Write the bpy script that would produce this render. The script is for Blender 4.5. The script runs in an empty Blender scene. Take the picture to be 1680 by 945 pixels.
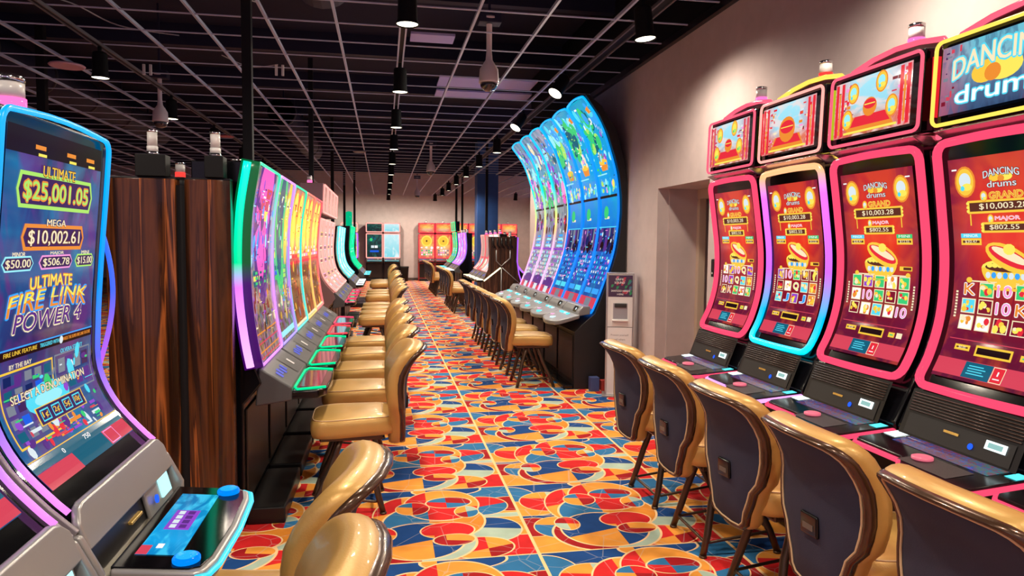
import bpy, math, random
from mathutils import Vector, Matrix
random.seed(7)
C = bpy.context.scene.collection
PI = math.pi

# ------------------------------------------------------------------ camera, world, lights, exposure
F_PX, YAW, PITCH, ROLL, EYE = 1150.4, .1807, .0651, .0097, 1.68
def ray(px, py):
    a, b = px-840, py-472.5
    cr, sr = math.cos(ROLL), math.sin(ROLL)
    x = (cr*a+sr*b)/F_PX; u = -(-sr*a+cr*b)/F_PX
    y = math.cos(PITCH)+u*math.sin(PITCH); z = -math.sin(PITCH)+u*math.cos(PITCH)
    return Vector((x*math.cos(YAW)+y*math.sin(YAW), -x*math.sin(YAW)+y*math.cos(YAW), z))
cd = bpy.data.cameras.new('camera'); cam = bpy.data.objects.new('camera', cd); C.objects.link(cam)
f0 = ray(840, 472.5).normalized(); r0 = (ray(841, 472.5)-ray(840, 472.5)).normalized(); u0 = r0.cross(f0)
cam.matrix_world = Matrix(((r0.x, u0.x, -f0.x, 0), (r0.y, u0.y, -f0.y, 0), (r0.z, u0.z, -f0.z, EYE), (0, 0, 0, 1)))
cd.sensor_fit = 'HORIZONTAL'; cd.sensor_width = 36; cd.lens = F_PX/1680*36; cd.clip_start = .02
bpy.context.scene.camera = cam
vs = bpy.context.scene.view_settings
vs.view_transform = 'Standard'; vs.look = 'None'; vs.gamma = 1; vs.use_curve_mapping = False; vs.exposure = 0.0
w = bpy.data.worlds.new('world'); bpy.context.scene.world = w; w.use_nodes = True
w.node_tree.nodes['Background'].inputs[0].default_value = (.50, .38, .56, 1)
w.node_tree.nodes['Background'].inputs[1].default_value = .8
CAN_WATTS = 170
CAN_COLOUR = (1, .86, .68)
CEIL = 3.64
WALL_X = 2.75
BACK_Y = 30.6

# ------------------------------------------------------------------ materials
MATS = {}
def mat(name, col=(.5, .5, .5), rough=.5, metal=0., emit=None, es=1., coat=0., bump=None, spec=.5):
    if name in MATS: return MATS[name]
    m = bpy.data.materials.new(name); m.use_nodes = True
    nt = m.node_tree; b = nt.nodes['Principled BSDF']
    b.inputs['Base Color'].default_value = (*col, 1); b.inputs['Roughness'].default_value = rough
    b.inputs['Metallic'].default_value = metal; b.inputs['Coat Weight'].default_value = coat
    b.inputs['Specular IOR Level'].default_value = spec
    if emit:
        b.inputs['Emission Color'].default_value = (*emit, 1); b.inputs['Emission Strength'].default_value = es
    if bump:
        n = nt.nodes.new('ShaderNodeTexNoise'); n.inputs['Scale'].default_value = bump[0]; n.inputs['Detail'].default_value = 3
        k = nt.nodes.new('ShaderNodeBump'); k.inputs['Strength'].default_value = bump[1]; k.inputs['Distance'].default_value = .002
        tc = nt.nodes.new('ShaderNodeTexCoord'); nt.links.new(tc.outputs['Object'], n.inputs['Vector'])
        nt.links.new(n.outputs['Fac'], k.inputs['Height']); nt.links.new(k.outputs['Normal'], b.inputs['Normal'])
        mx = nt.nodes.new('ShaderNodeMix'); mx.data_type = 'RGBA'
        mx.inputs['A'].default_value = (*[c*.85 for c in col], 1); mx.inputs['B'].default_value = (*[min(1, c*1.12) for c in col], 1)
        n2 = nt.nodes.new('ShaderNodeTexNoise'); n2.inputs['Scale'].default_value = 6
        nt.links.new(tc.outputs['Object'], n2.inputs['Vector'])
        nt.links.new(n2.outputs['Fac'], mx.inputs['Factor']); nt.links.new(mx.outputs['Result'], b.inputs['Base Color'])
    MATS[name] = m; return m
def glow(name, col, es=1.): return mat(name, (0, 0, 0), .1, emit=col, es=es, spec=.03)
def ramp_node(nt, stops, interp='LINEAR'):
    r = nt.nodes.new('ShaderNodeValToRGB'); r.color_ramp.interpolation = interp
    el = r.color_ramp.elements
    while len(el) > 1: el.remove(el[-1])
    el[0].position = stops[0][0]; el[0].color = (*stops[0][1], 1)
    for p, c in stops[1:]:
        e = el.new(p); e.color = (*c, 1)
    return r
def glow_z(name, stops, z0, z1, es=1.):
    """a light tube whose colour runs along its height"""
    if name in MATS: return MATS[name]
    m = mat(name, (0, 0, 0), .3, emit=(1, 1, 1), es=es); nt = m.node_tree; b = nt.nodes['Principled BSDF']
    tc = nt.nodes.new('ShaderNodeTexCoord'); sx = nt.nodes.new('ShaderNodeSeparateXYZ'); mr = nt.nodes.new('ShaderNodeMapRange')
    mr.inputs['From Min'].default_value = z0; mr.inputs['From Max'].default_value = z1
    r = ramp_node(nt, stops)
    nt.links.new(tc.outputs['Object'], sx.inputs[0]); nt.links.new(sx.outputs['Z'], mr.inputs['Value'])
    nt.links.new(mr.outputs['Result'], r.inputs[0]); nt.links.new(r.outputs[0], b.inputs['Emission Color'])
    return m
def screen_mat(name, stops, edge=None, speck=None, scale=6., es=1., stretch=(1, 1, 1), amount=.5, contrast=(.45, .62)):
    """a lit screen picture: colour by height on the screen (UV), other colour to the sides, blotches of a third"""
    if name in MATS: return MATS[name]
    m = mat(name, (.004, .004, .005), .07, emit=(1, 1, 1), es=es, spec=.35); nt = m.node_tree; b = nt.nodes['Principled BSDF']
    uv = nt.nodes.new('ShaderNodeUVMap'); sx = nt.nodes.new('ShaderNodeSeparateXYZ'); nt.links.new(uv.outputs[0], sx.inputs[0])
    r = ramp_node(nt, stops); nt.links.new(sx.outputs['Y'], r.inputs[0]); out = r.outputs[0]
    if edge:
        a = nt.nodes.new('ShaderNodeMath'); a.operation = 'SUBTRACT'; a.inputs[1].default_value = .5; nt.links.new(sx.outputs['X'], a.inputs[0])
        a2 = nt.nodes.new('ShaderNodeMath'); a2.operation = 'ABSOLUTE'; nt.links.new(a.outputs[0], a2.inputs[0])
        mr = nt.nodes.new('ShaderNodeMapRange'); mr.inputs['From Min'].default_value = .2; mr.inputs['From Max'].default_value = .55
        nt.links.new(a2.outputs[0], mr.inputs['Value'])
        mx = nt.nodes.new('ShaderNodeMix'); mx.data_type = 'RGBA'; nt.links.new(mr.outputs[0], mx.inputs['Factor'])
        nt.links.new(out, mx.inputs['A']); mx.inputs['B'].default_value = (*edge, 1); out = mx.outputs['Result']
    for k, sp in enumerate(speck or []):
        mp = nt.nodes.new('ShaderNodeMapping'); mp.inputs['Scale'].default_value = stretch; mp.inputs['Location'].default_value = (k*3.7, k*1.9, k*5)
        nt.links.new(uv.outputs[0], mp.inputs[0])
        n = nt.nodes.new('ShaderNodeTexNoise'); n.inputs['Scale'].default_value = scale*(1+.4*k); n.inputs['Detail'].default_value = 3; n.inputs['Distortion'].default_value = 1.2
        nt.links.new(mp.outputs[0], n.inputs['Vector'])
        mr = nt.nodes.new('ShaderNodeMapRange'); mr.inputs['From Min'].default_value = contrast[0]; mr.inputs['From Max'].default_value = contrast[1]
        mr.inputs['To Max'].default_value = amount
        nt.links.new(n.outputs['Fac'], mr.inputs['Value'])
        mx = nt.nodes.new('ShaderNodeMix'); mx.data_type = 'RGBA'; nt.links.new(mr.outputs[0], mx.inputs['Factor'])
        nt.links.new(out, mx.inputs['A']); mx.inputs['B'].default_value = (*sp, 1); out = mx.outputs['Result']
    nt.links.new(out, b.inputs['Emission Color']); return m
def wood_mat(name, dark, light, scale=7., rough=.12):
    if name in MATS: return MATS[name]
    m = mat(name, dark, rough, coat=.2, spec=.4); nt = m.node_tree; b = nt.nodes['Principled BSDF']
    tc = nt.nodes.new('ShaderNodeTexCoord'); mp = nt.nodes.new('ShaderNodeMapping'); mp.inputs['Scale'].default_value = (scale*2, scale*2, scale*.09)
    n = nt.nodes.new('ShaderNodeTexNoise'); n.inputs['Scale'].default_value = 1; n.inputs['Detail'].default_value = 7; n.inputs['Distortion'].default_value = .5
    r = ramp_node(nt, [(.38, tuple(a*.6 for a in dark)), (.47, tuple((a+c*.5)/2 for a, c in zip(dark, light))), (.53, dark), (.57, light), (.61, tuple((a+c*.4)/2 for a, c in zip(dark, light))), (.68, tuple(a*.6 for a in dark))])
    nt.links.new(tc.outputs['Object'], mp.inputs[0]); nt.links.new(mp.outputs[0], n.inputs['Vector'])
    nt.links.new(n.outputs['Fac'], r.inputs[0]); nt.links.new(r.outputs[0], b.inputs['Base Color']); return m

BLACK = mat('gloss_black', (.0035, .0035, .005), .16, spec=.4)
MATTE = mat('matte_black', (.005, .005, .006), .6, spec=.25)
SATIN = mat('satin_black', (.008, .0075, .0085), .32, spec=.4)
BEZEL = mat('bezel_black', (.002, .002, .003), .08, spec=.3)
CHROME = mat('chrome', (.7, .7, .72), .12, 1.)
SILVER = mat('silver_paint', (.38, .37, .37), .30, .5)
GREY = mat('grey_plastic', (.075, .075, .08), .32)
WHITE = mat('white_plastic', (.75, .73, .74), .4)
GOLD = mat('gold_leather', (.56, .325, .092), .38, .25, bump=(160, .25), coat=.15)
NAVY = mat('navy_fabric', (.024, .025, .055), .8, bump=(350, .5))
BRONZE = mat('bronze_band', (.075, .036, .02), .24, .5, coat=.35)
LEGM = mat('bronze_metal', (.10, .065, .045), .32, .7)
PIPE = mat('tan_piping', (.62, .42, .24), .5)
CANGLASS = glow('lamp_glow', (1, .9, .68), 6)

# ------------------------------------------------------------------ mesh helpers
class MB:
    def __init__(s): s.v = []; s.f = []; s.m = []; s.uv = {}; s.mats = []; s.ns = []
    def mi(s, m):
        if m not in s.mats: s.mats.append(m)
        return s.mats.index(m)
    def face(s, idx, m=None, uv=None):
        if uv: s.uv[len(s.f)] = uv
        s.f.append(tuple(idx)); s.m.append(s.mi(m))
    def add(s, verts, faces, m=None):
        o = len(s.v); s.v += [tuple(p) for p in verts]
        for f in faces: s.face([i+o for i in f], m)
        return s
    def box(s, x0, x1, y0, y1, z0, z1, m=None):
        v = [(x, y, z) for z in (z0, z1) for y in (y0, y1) for x in (x0, x1)]
        return s.add(v, [(0, 2, 3, 1), (4, 5, 7, 6), (0, 1, 5, 4), (2, 6, 7, 3), (0, 4, 6, 2), (1, 3, 7, 5)], m)
    def prism_y(s, prof, y0, y1, m=None):
        n = len(prof)
        v = [(x, y0, z) for x, z in prof]+[(x, y1, z) for x, z in prof]
        f = [tuple(range(n)), tuple(range(2*n-1, n-1, -1))]+[((i+1) % n, i, n+i, n+(i+1) % n) for i in range(n)]
        return s.add(v, f, m)
    def prism_z(s, prof, z0, z1, m=None, lean=None):
        n = len(prof); g = lean or (lambda x, y: 0)
        v = [(x, y, z0+g(x, y)) for x, y in prof]+[(x, y, z1+g(x, y)) for x, y in prof]
        f = [tuple(range(n-1, -1, -1)), tuple(range(n, 2*n))]+[(i, (i+1) % n, n+(i+1) % n, n+i) for i in range(n)]
        return s.add(v, f, m)
    def loft(s, rings, m=None, closed=True, cap0=True, cap1=True):
        o = len(s.v); n = len(rings[0])
        for r in rings: s.v += [tuple(p) for p in r]
        for i in range(len(rings)-1):
            for j in range(n if closed else n-1):
                k = (j+1) % n
                s.face((o+i*n+j, o+i*n+k, o+(i+1)*n+k, o+(i+1)*n+j), m)
        if cap0: s.face([o+j for j in range(n-1, -1, -1)], m)
        if cap1: s.face([o+(len(rings)-1)*n+j for j in range(n)], m)
        return s
    def lathe(s, prof, c=(0, 0, 0), seg=20, m=None, axis=None):
        rings = []
        M = Vector((0, 0, 1)).rotation_difference(Vector(axis)).to_matrix() if axis else None
        for r, z in prof:
            ring = []
            for j in range(seg):
                p = Vector((r*math.cos(2*PI*j/seg), r*math.sin(2*PI*j/seg), z))
                if M: p = M @ p
                ring.append(p+Vector(c))
            rings.append(ring)
        return s.loft(rings, m)
    def tube(s, path, r, m=None, seg=8, closed=False, rad=None):
        P = [Vector(p) for p in path]; n = len(P); rings = []; prev = None
        for i in range(n):
            a = P[i-1] if (i > 0 or closed) else P[i]; b = P[(i+1) % n] if (i < n-1 or closed) else P[i]
            t = (b-a).normalized()
            if prev is None:
                up = Vector((0, 0, 1)) if abs(t.z) < .9 else Vector((1, 0, 0))
                nx = t.cross(up).normalized()
            else:
                nx = (prev-t*prev.dot(t)).normalized()
            prev = nx; by = t.cross(nx); rr = rad[i] if rad else r
            rings.append([P[i]+nx*rr*math.cos(2*PI*j/seg)+by*rr*math.sin(2*PI*j/seg) for j in range(seg)])
        if closed:
            o = len(s.v); N = len(rings)
            for q in rings: s.v += [tuple(p) for p in q]
            for i in range(N):
                for j in range(seg):
                    k = (j+1) % seg; i2 = (i+1) % N
                    s.face((o+i*seg+j, o+i2*seg+j, o+i2*seg+k, o+i*seg+k), m)
        else: s.loft(rings, m)
        return s
    def build(s, name, m=None, parent=None, smooth=False, bevel=0, loc=None):
        me = bpy.data.meshes.new(name); me.from_pydata(s.v, [], s.f)
        for q in s.mats: me.materials.append(q if q else m)
        me.polygons.foreach_set('material_index', s.m)
        if s.uv:
            lay = me.uv_layers.new(name='UVMap')
            for fi, uvs in s.uv.items():
                for k, li in enumerate(me.polygons[fi].loop_indices): lay.data[li].uv = uvs[k]
        if smooth: me.polygons.foreach_set('use_smooth', [True]*len(me.polygons))
        me.update()
        o = bpy.data.objects.new(name, me); C.objects.link(o)
        if parent: o.parent = parent
        if loc: o.location = loc
        if bevel:
            b = o.modifiers.new('bevel', 'BEVEL'); b.width = bevel; b.segments = 2; b.limit_method = 'ANGLE'; b.angle_limit = .6
            me.polygons.foreach_set('use_smooth', [True]*len(me.polygons))
            o.modifiers.new('normals', 'WEIGHTED_NORMAL')
        return o
def tag(o, label=None, cat=None, group=None, kind=None):
    if label: o['label'] = label
    if cat: o['category'] = cat
    if group: o['group'] = group
    if kind: o['kind'] = kind
    return o
def thing(name, label, cat, loc=(0, 0, 0), rz=0, group=None):
    o = bpy.data.objects.new(name, None); C.objects.link(o); o.empty_display_size = .1
    o.location = loc; o.rotation_euler = (0, 0, rz); return tag(o, label, cat, group)
def copy_tree(o, parent=None):
    c = o.copy(); C.objects.link(c)
    if parent: c.parent = parent
    for ch in list(o.children): copy_tree(ch, c)
    return c
def boxes(name, lst, m, parent=None, bevel=0):
    b = MB()
    for q in lst: b.box(*q)
    return b.build(name, m, parent, bevel=bevel)
ORD = ['first', 'second', 'third', 'fourth', 'fifth', 'sixth', 'seventh', 'eighth']

# ------------------------------------------------------------------ lettering (shapes made once, before the scene fills)
STR = ['DANCING', 'drums', 'GRAND', '$10,003.28', 'MAJOR', '$802.55', 'MINOR', '$30.47', 'MINI', '$12.55', '9', '10', 'A', 'J', 'Q', 'K', '$0.00', '1',
       'ULTIMATE', '$25,001.05', 'MEGA', '$10,002.61', '$50.00', '$506.78', '$15.00', 'FIRE LINK', 'POWER 4', 'SELECT A DENOMINATION', '1¢', '2¢', '5¢', '10¢',
       'FIRE LINK FEATURE', 'TRIGGERED WITH', 'AWARDS THE SUPER FIRE LINK FEATURE', 'BY THE BAY', 'OLVERA STREET', '0', '750', 'SAFE', 'SOUND', 'SANITIZED HANDS', 'HERE', 'Protect yourself', 'and others']
GLYPH = {}
def make_glyphs():
    obs = []
    for s in STR:
        for off in (0,):
            cu = bpy.data.curves.new('t', 'FONT'); cu.body = s; cu.resolution_u = 3; cu.offset = off; cu.fill_mode = 'FRONT'
            o = bpy.data.objects.new('t', cu); C.objects.link(o); obs.append((s, off, o))
    bpy.context.view_layer.update(); dg = bpy.context.evaluated_depsgraph_get()
    for s, off, o in obs:
        me = o.evaluated_get(dg).to_mesh()
        GLYPH[s, off] = ([(v.co.x, v.co.y) for v in me.vertices], [tuple(p.vertices) for p in me.polygons])
        o.evaluated_get(dg).to_mesh_clear()
    for s, off, o in obs:
        cu = o.data; bpy.data.objects.remove(o); bpy.data.curves.remove(cu)
    for s in STR:
        v = GLYPH[s, 0][0]
        x0, x1 = min(p[0] for p in v), max(p[0] for p in v); y0, y1 = min(p[1] for p in v), max(p[1] for p in v)
        for off in (0,):
            vv, ff = GLYPH[s, off]
            GLYPH[s, off] = ([((x-(x0+x1)/2)/(x1-x0), (y-(y0+y1)/2)/(y1-y0)) for x, y in vv], ff)
make_glyphs()

# ------------------------------------------------------------------ a curved screen and what is drawn on it
class Surf:
    """u 0..1 left to right as a player sees it (local y), v 0..1 bottom to top along a profile of (x, z)"""
    def __init__(s, prof, y0, y1, n=28):
        s.y0, s.y1 = y0, y1
        P = [Vector((a, b)) for a, b in prof]; P = [P[0]*2-P[1]]+P+[P[-1]*2-P[-2]]
        pts = []
        for i in range(1, len(P)-2):
            for k in range(12):
                t = k/12; a, b, c, d = P[i-1:i+3]
                pts.append(.5*((2*b)+(c-a)*t+(2*a-5*b+4*c-d)*t*t+(3*b-a-3*c+d)*t**3))
        pts.append(P[-2]); s.p = pts; L = [0]
        for i in range(1, len(pts)): L.append(L[-1]+(pts[i]-pts[i-1]).length)
        s.L = L[-1]; s.l = [q/L[-1] for q in L]; s.W = y1-y0; s.n = n
    def at(s, u, v, off=0):
        v2 = min(1, max(0, v)); i = 0
        while i < len(s.l)-2 and s.l[i+1] < v2: i += 1
        t = (v2-s.l[i])/(s.l[i+1]-s.l[i]); p = s.p[i].lerp(s.p[i+1], t)
        i0 = max(0, i-1); i1 = min(len(s.p)-1, i+2); d = (s.p[i1]-s.p[i0]).normalized()
        n = Vector((d.y, -d.x))
        if v != v2: p = p+d*(v-v2)*s.L
        return (p.x+n.x*off, s.y0+u*s.W, p.y+n.y*off)
    def grid(s, b, u0, u1, v0, v1, off, m, nv=None, nu=1, uvfull=False):
        nv = nv or (1 if s.n == 1 else max(1, math.ceil((v1-v0)*s.L/.016))); o = len(b.v)
        for i in range(nv+1):
            for j in range(nu+1): b.v.append(s.at(u0+(u1-u0)*j/nu, v0+(v1-v0)*i/nv, off))
        for i in range(nv):
            for j in range(nu):
                q = [(i, j), (i, j+1), (i+1, j+1), (i+1, j)]
                uv = [((c/nu, r/nv) if uvfull else (u0+(u1-u0)*c/nu, v0+(v1-v0)*r/nv)) for r, c in q]
                b.face([o+r*(nu+1)+c for r, c in q], m, uv)
    def rect(s, b, cu, cv, wu, hv, off, m): s.grid(b, cu-wu/2, cu+wu/2, cv-hv/2, cv+hv/2, off, m)
    def poly(s, b, pts, off, m):
        pts = [(min(1, max(0, u)), min(1, max(0, v))) for u, v in pts]; n = len(pts)
        cu = sum(p[0] for p in pts)/n; cv = sum(p[1] for p in pts)/n
        big = max(abs(p[1]-cv) for p in pts)*s.L; rr = [1] if big < .012 else [1, .5] if big < .03 else [1, .8, .6, .4, .2]
        o = len(b.v)
        for r in rr:
            for u, v in pts: b.v.append(s.at(cu+(u-cu)*r, cv+(v-cv)*r, off))
        for i in range(len(rr)-1):
            for j in range(n): b.face((o+i*n+j, o+i*n+(j+1) % n, o+(i+1)*n+(j+1) % n, o+(i+1)*n+j), m)
        b.face(range(o+(len(rr)-1)*n, o+len(rr)*n), m)
    def ell(s, b, cu, cv, ru, off, m, asp=1., seg=18, a0=0, a1=2*PI, rot=0):
        k = s.W/s.L; pts = []
        for j in range(seg if a1-a0 > 6.2 else seg+1):
            a = a0+(a1-a0)*j/seg; x, y = ru*math.cos(a), ru*asp*math.sin(a)
            pts.append((cu+x*math.cos(rot)-y*math.sin(rot), cv+(x*math.sin(rot)+y*math.cos(rot))*k))
        s.poly(b, pts, off, m)
    def frame(s, b, cu, cv, wu, hv, t, off, m):
        tv = t*s.W/s.L
        s.rect(b, cu, cv+hv/2-tv/2, wu, tv, off, m); s.rect(b, cu, cv-hv/2+tv/2, wu, tv, off, m)
        s.rect(b, cu-wu/2+t/2, cv, t, hv-2*tv, off, m); s.rect(b, cu+wu/2-t/2, cv, t, hv-2*tv, off, m)
    def text(s, b, t, cu, cv, wu, hv, off, m, bold=.022, skew=0, arc=0, tilt=0):
        if bold:
            d = bold*hv*s.L/s.W
            for q in (-1, 0, 1): s.text(b, t, cu+q*d, cv, wu, hv, off+.00006*q, m, 0, skew, arc, tilt)
            return
        vv, ff = GLYPH[t, 0]; o = len(b.v)
        for x, y in vv: b.v.append(s.at(cu+(x+skew*y)*wu, cv+y*hv-arc*x*x*4+tilt*x, off))
        for f in ff: b.face([o+i for i in f], m)
    def text2(s, b, t, cu, cv, wu, hv, off, m, m2, **k):
        d = .085*hv
        for q in range(8): s.text(b, t, cu+d*math.cos(q*PI/4)*s.L/s.W, cv+d*math.sin(q*PI/4), wu, hv, off+.00003*q, m2, bold=0, **k)
        s.text(b, t, cu, cv, wu, hv, off+.0006, m, **k)
    def loop(s, u0, u1, v0, v1, off, rad=.06, n=26, arch=0):
        """closed rounded path round a part of the screen"""
        k = s.W/s.L; P = []
        def arc_(cu, cv, a0):
            for j in range(5):
                a = a0+PI/2*j/4; P.append((cu+rad*math.cos(a), cv+rad*k*math.sin(a)))
        arc_(u1-rad, v1-rad*k, 0)
        for j in range(1, 6): P.append((u1-rad+(u0-u1+2*rad)*j/6, v1+arch*math.sin(PI*j/6)))
        arc_(u0+rad, v1-rad*k, PI/2)
        for j in range(1, n): P.append((u0, v1-rad*k+(v0-v1+2*rad*k)*j/n))
        arc_(u0+rad, v0+rad*k, PI)
        for j in range(1, 6): P.append((u0+rad+(u1-u0-2*rad)*j/6, v0-arch*.6*math.sin(PI*j/6)))
        arc_(u1-rad, v0+rad*k, PI*1.5)
        for j in range(1, n): P.append((u1, v0+rad*k+(v1-v0-2*rad*k)*j/n))
        return [s.at(u, v, off) for u, v in P]
# picture colours on lit screens
G = {n: glow('picture_'+n, c, e) for n, c, e in [
    ('white', (1, 1, 1), 1.), ('gold', (1, .62, .06), 1.), ('yellow', (1, .85, .12), 1.), ('orange', (1, .32, .04), .9), ('red', (.85, .03, .05), 1.), ('rose', (.8, .07, .12), .9),
    ('dark', (.02, .006, .008), 1.), ('brown', (.12, .03, .02), 1.), ('cyan', (.1, .75, .95), 1.), ('aqua', (.35, .9, 1), 1.), ('green', (.05, .65, .2), 1.), ('lime', (.45, .85, .15), 1.),
    ('pink', (1, .35, .75), 1.), ('purple', (.35, .08, .7), .9), ('blue', (.02, .12, .8), 1.), ('sky', (.05, .4, 1), 1.), ('teal', (.01, .12, .2), 1.), ('navy', (.01, .02, .12), 1.),
    ('violet', (.12, .03, .25), 1.), ('cream', (1, .85, .55), 1.), ('silver', (.75, .85, .9), 1.), ('maroon', (.22, .01, .03), 1.), ('magenta', (1, .12, .6), 1.), ('plum', (.06, .02, .1), 1.), ('grey', (.22, .24, .3), 1.)]}
def neon(name, c, es): return glow('neon_'+name, c, es)
N_PINK = neon('pink', (1, .07, .16), 1.15); N_CYAN = neon('cyan', (0, .5, 1), 1.6); N_GREEN = neon('green', (0, .8, .3), 1.3); N_PURPLE = neon('purple', (.45, .1, 1), 1.7)
N_RED = neon('red', (1, .06, .08), 1.4); N_SALMON = neon('salmon', (1, .35, .3), 1.5); N_BLUE = neon('blue', (0, .2, 1), 1.8); N_YELLOW = neon('yellow', (1, .7, .1), 1.3)
N_LILAC = neon('lilac', (.85, .35, 1), 1.5); N_WHITE = neon('white', (.85, 1, 1), 2.); N_AQUA = neon('aqua', (.1, .8, .9), 1.5)

# ------------------------------------------------------------------ the room
def carpet_material():
    m = bpy.data.materials.new('patterned_carpet'); m.use_nodes = True; nt = m.node_tree; b = nt.nodes['Principled BSDF']
    b.inputs['Roughness'].default_value = .9; b.inputs['Specular IOR Level'].default_value = .15
    def M(op, a, c=None, d=None):
        n = nt.nodes.new('ShaderNodeMath'); n.operation = op
        for i, q in enumerate((a, c, d)):
            if q is None: continue
            if isinstance(q, (int, float)): n.inputs[i].default_value = q
            else: nt.links.new(q, n.inputs[i])
        return n.outputs[0]
    tc = nt.nodes.new('ShaderNodeTexCoord'); sx = nt.nodes.new('ShaderNodeSeparateXYZ'); nt.links.new(tc.outputs['Object'], sx.inputs[0])
    ax, ay = 1.0846, 1.0629
    U = M('FRACT', M('DIVIDE', M('SUBTRACT', sx.outputs['X'], .8225-40*ax), ax)); V = M('FRACT', M('DIVIDE', M('SUBTRACT', sx.outputs['Y'], 3.607-40*ay), ay))
    R, D, O, Q, B, K, T = (.66, .02, .022), (.36, .010, .014), (.84, .33, .05), (.72, .25, .03), (.010, .060, .23), (.03, .17, .38), (.42, .54, .44)
    W = (.92, .62, .32)
    def mix(f, a, c):
        n = nt.nodes.new('ShaderNodeMix'); n.data_type = 'RGBA'; nt.links.new(f, n.inputs['Factor'])
        for k, q in (('A', a), ('B', c)):
            if isinstance(q, tuple): n.inputs[k].default_value = (*q, 1)
            else: nt.links.new(q, n.inputs[k])
        return n.outputs['Result']
    def quad(px, py, cols):   # four colours round a pivot: upper left, upper right, lower left, lower right
        if len(set(cols)) == 1: return cols[0]
        k_ = .30 if (px*7+py*5) % 1 > .5 else -.22; r_, t_ = M('GREATER_THAN', U, px), M('GREATER_THAN', M('SUBTRACT', V, py), M('MULTIPLY', M('SUBTRACT', U, px), k_))
        return mix(t_, mix(r_, cols[2], cols[3]), mix(r_, cols[0], cols[1]))
    col = quad(.49, .5, (B, K, O, R))
    for cx, cy, rx, ry, px, py, cols in [
        (.0, .78, .16, .20, .1, .8, (K,)*4), (.0, .60, .30, .12, .1, .6, (O,)*4), (.0, .455, .30, .04, .1, .4, (B,)*4), (.04, .33, .17, .13, .1, .3, (D,)*4),
        (1., .44, .42, .20, .8, .44, (O, O, Q, O)), (.98, .70, .17, .12, .9, .7, (D,)*4), (1., .53, .28, .035, .9, .5, (T,)*4), (.62, .98, .22, .10, .49, .95, (O, B, O, B)),
        (.20, .70, .17, .16, .22, .74, (O, T, R, R)), (.19, .31, .15, .15, .2, .33, (O, O, K, K)), (.80, .69, .16, .15, .78, .67, (O, R, K, K)), (.80, .34, .18, .17, .80, .36, (B, B, T, T)), (.72, .12, .18, .13, .76, .10, (R, O, O, D)),
        (.37, .60, .20, .30, .34, .66, (R, O, O, K)), (.42, .21, .30, .25, .42, .18, (D, T, D, T)), (.51, .49, .29, .27, .485, .485, (K, O, T, Q)),
        (.42, .25, .245, .235, .485, .25, (B, K, O, B)), (.57, .74, .225, .245, .485, .75, (R, O, K, R)), (.40, .70, .10, .10, .40, .72, (K, R, O, D)), (.615, .77, .14, .09, .60, .77, (K, D, R, K)), (.575, .36, .15, .11, .50, .30, (R, R, O, R)), (.60, .235, .115, .075, .56, .235, (D, O, D, D)),
        (.235, .35, .072, .095, .235, .35, (D, R, T, O)), (.705, .61, .072, .09, .705, .61, (O, T, D, K))]:
        dx = M('DIVIDE', M('SUBTRACT', U, cx), rx); dy = M('DIVIDE', M('SUBTRACT', V, cy), ry)
        d = M('SQRT', M('ADD', M('MULTIPLY', dx, dx), M('MULTIPLY', dy, dy)))
        col = mix(M('LESS_THAN', d, 1), col, mix(M('GREATER_THAN', d, 1-.0065/min(rx, ry, .15)), quad(px, py, cols), W))
    edge = 0.
    # scribbled light and dark lines inside the fields
    vo = nt.nodes.new('ShaderNodeTexVoronoi'); vo.feature = 'DISTANCE_TO_EDGE'; vo.inputs['Scale'].default_value = 4.2; nt.links.new(tc.outputs['Object'], vo.inputs['Vector'])
    sc = M('MULTIPLY', M('LESS_THAN', vo.outputs['Distance'], .010), .28)
    no = nt.nodes.new('ShaderNodeTexNoise'); no.inputs['Scale'].default_value = 7; nt.links.new(tc.outputs['Object'], no.inputs['Vector'])
    hs = nt.nodes.new('ShaderNodeHueSaturation'); nt.links.new(col, hs.inputs['Color']); nt.links.new(M('ADD', M('MULTIPLY', no.outputs['Fac'], .5), .75), hs.inputs['Value'])
    mx = nt.nodes.new('ShaderNodeMix'); mx.data_type = 'RGBA'; nt.links.new(sc, mx.inputs['Factor']); nt.links.new(hs.outputs[0], mx.inputs['A']); mx.inputs['B'].default_value = (.5, .5, .5, 1)
    seam = M('MAXIMUM', M('LESS_THAN', M('ABSOLUTE', M('SUBTRACT', M('FRACT', M('ADD', U, .5)), .5)), .0085), M('LESS_THAN', M('ABSOLUTE', M('SUBTRACT', M('FRACT', M('ADD', V, .5)), .5)), .005))
    edge = M('MAXIMUM', edge, seam)
    m2 = nt.nodes.new('ShaderNodeMix'); m2.data_type = 'RGBA'; nt.links.new(edge, m2.inputs['Factor']); nt.links.new(mx.outputs['Result'], m2.inputs['A']); m2.inputs['B'].default_value = (.92, .62, .3, 1)
    nt.links.new(m2.outputs['Result'], b.inputs['Base Color'])
    pn = nt.nodes.new('ShaderNodeTexNoise'); pn.inputs['Scale'].default_value = 260; nt.links.new(tc.outputs['Object'], pn.inputs['Vector'])
    bp = nt.nodes.new('ShaderNodeBump'); bp.inputs['Strength'].default_value = .35; bp.inputs['Distance'].default_value = .004
    nt.links.new(pn.outputs['Fac'], bp.inputs['Height']); nt.links.new(bp.outputs['Normal'], b.inputs['Normal'])
    return m
SEED = 3.3
def struct(name, b, m, bevel=0): return tag(b.build(name, m, bevel=bevel), kind='structure')
WALLM = mat('plaster_greige', (.54, .45, .445), .85, bump=(40, .12))
struct('floor', MB().box(-14, 6.5, -5, BACK_Y, -.1, 0), carpet_material())
struct('ceiling', MB().box(-14, 7, -5, BACK_Y+.2, 4.75, 4.85), mat('plenum_black', (.010, .011, .034), .9, bump=(3, .6)))
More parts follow.
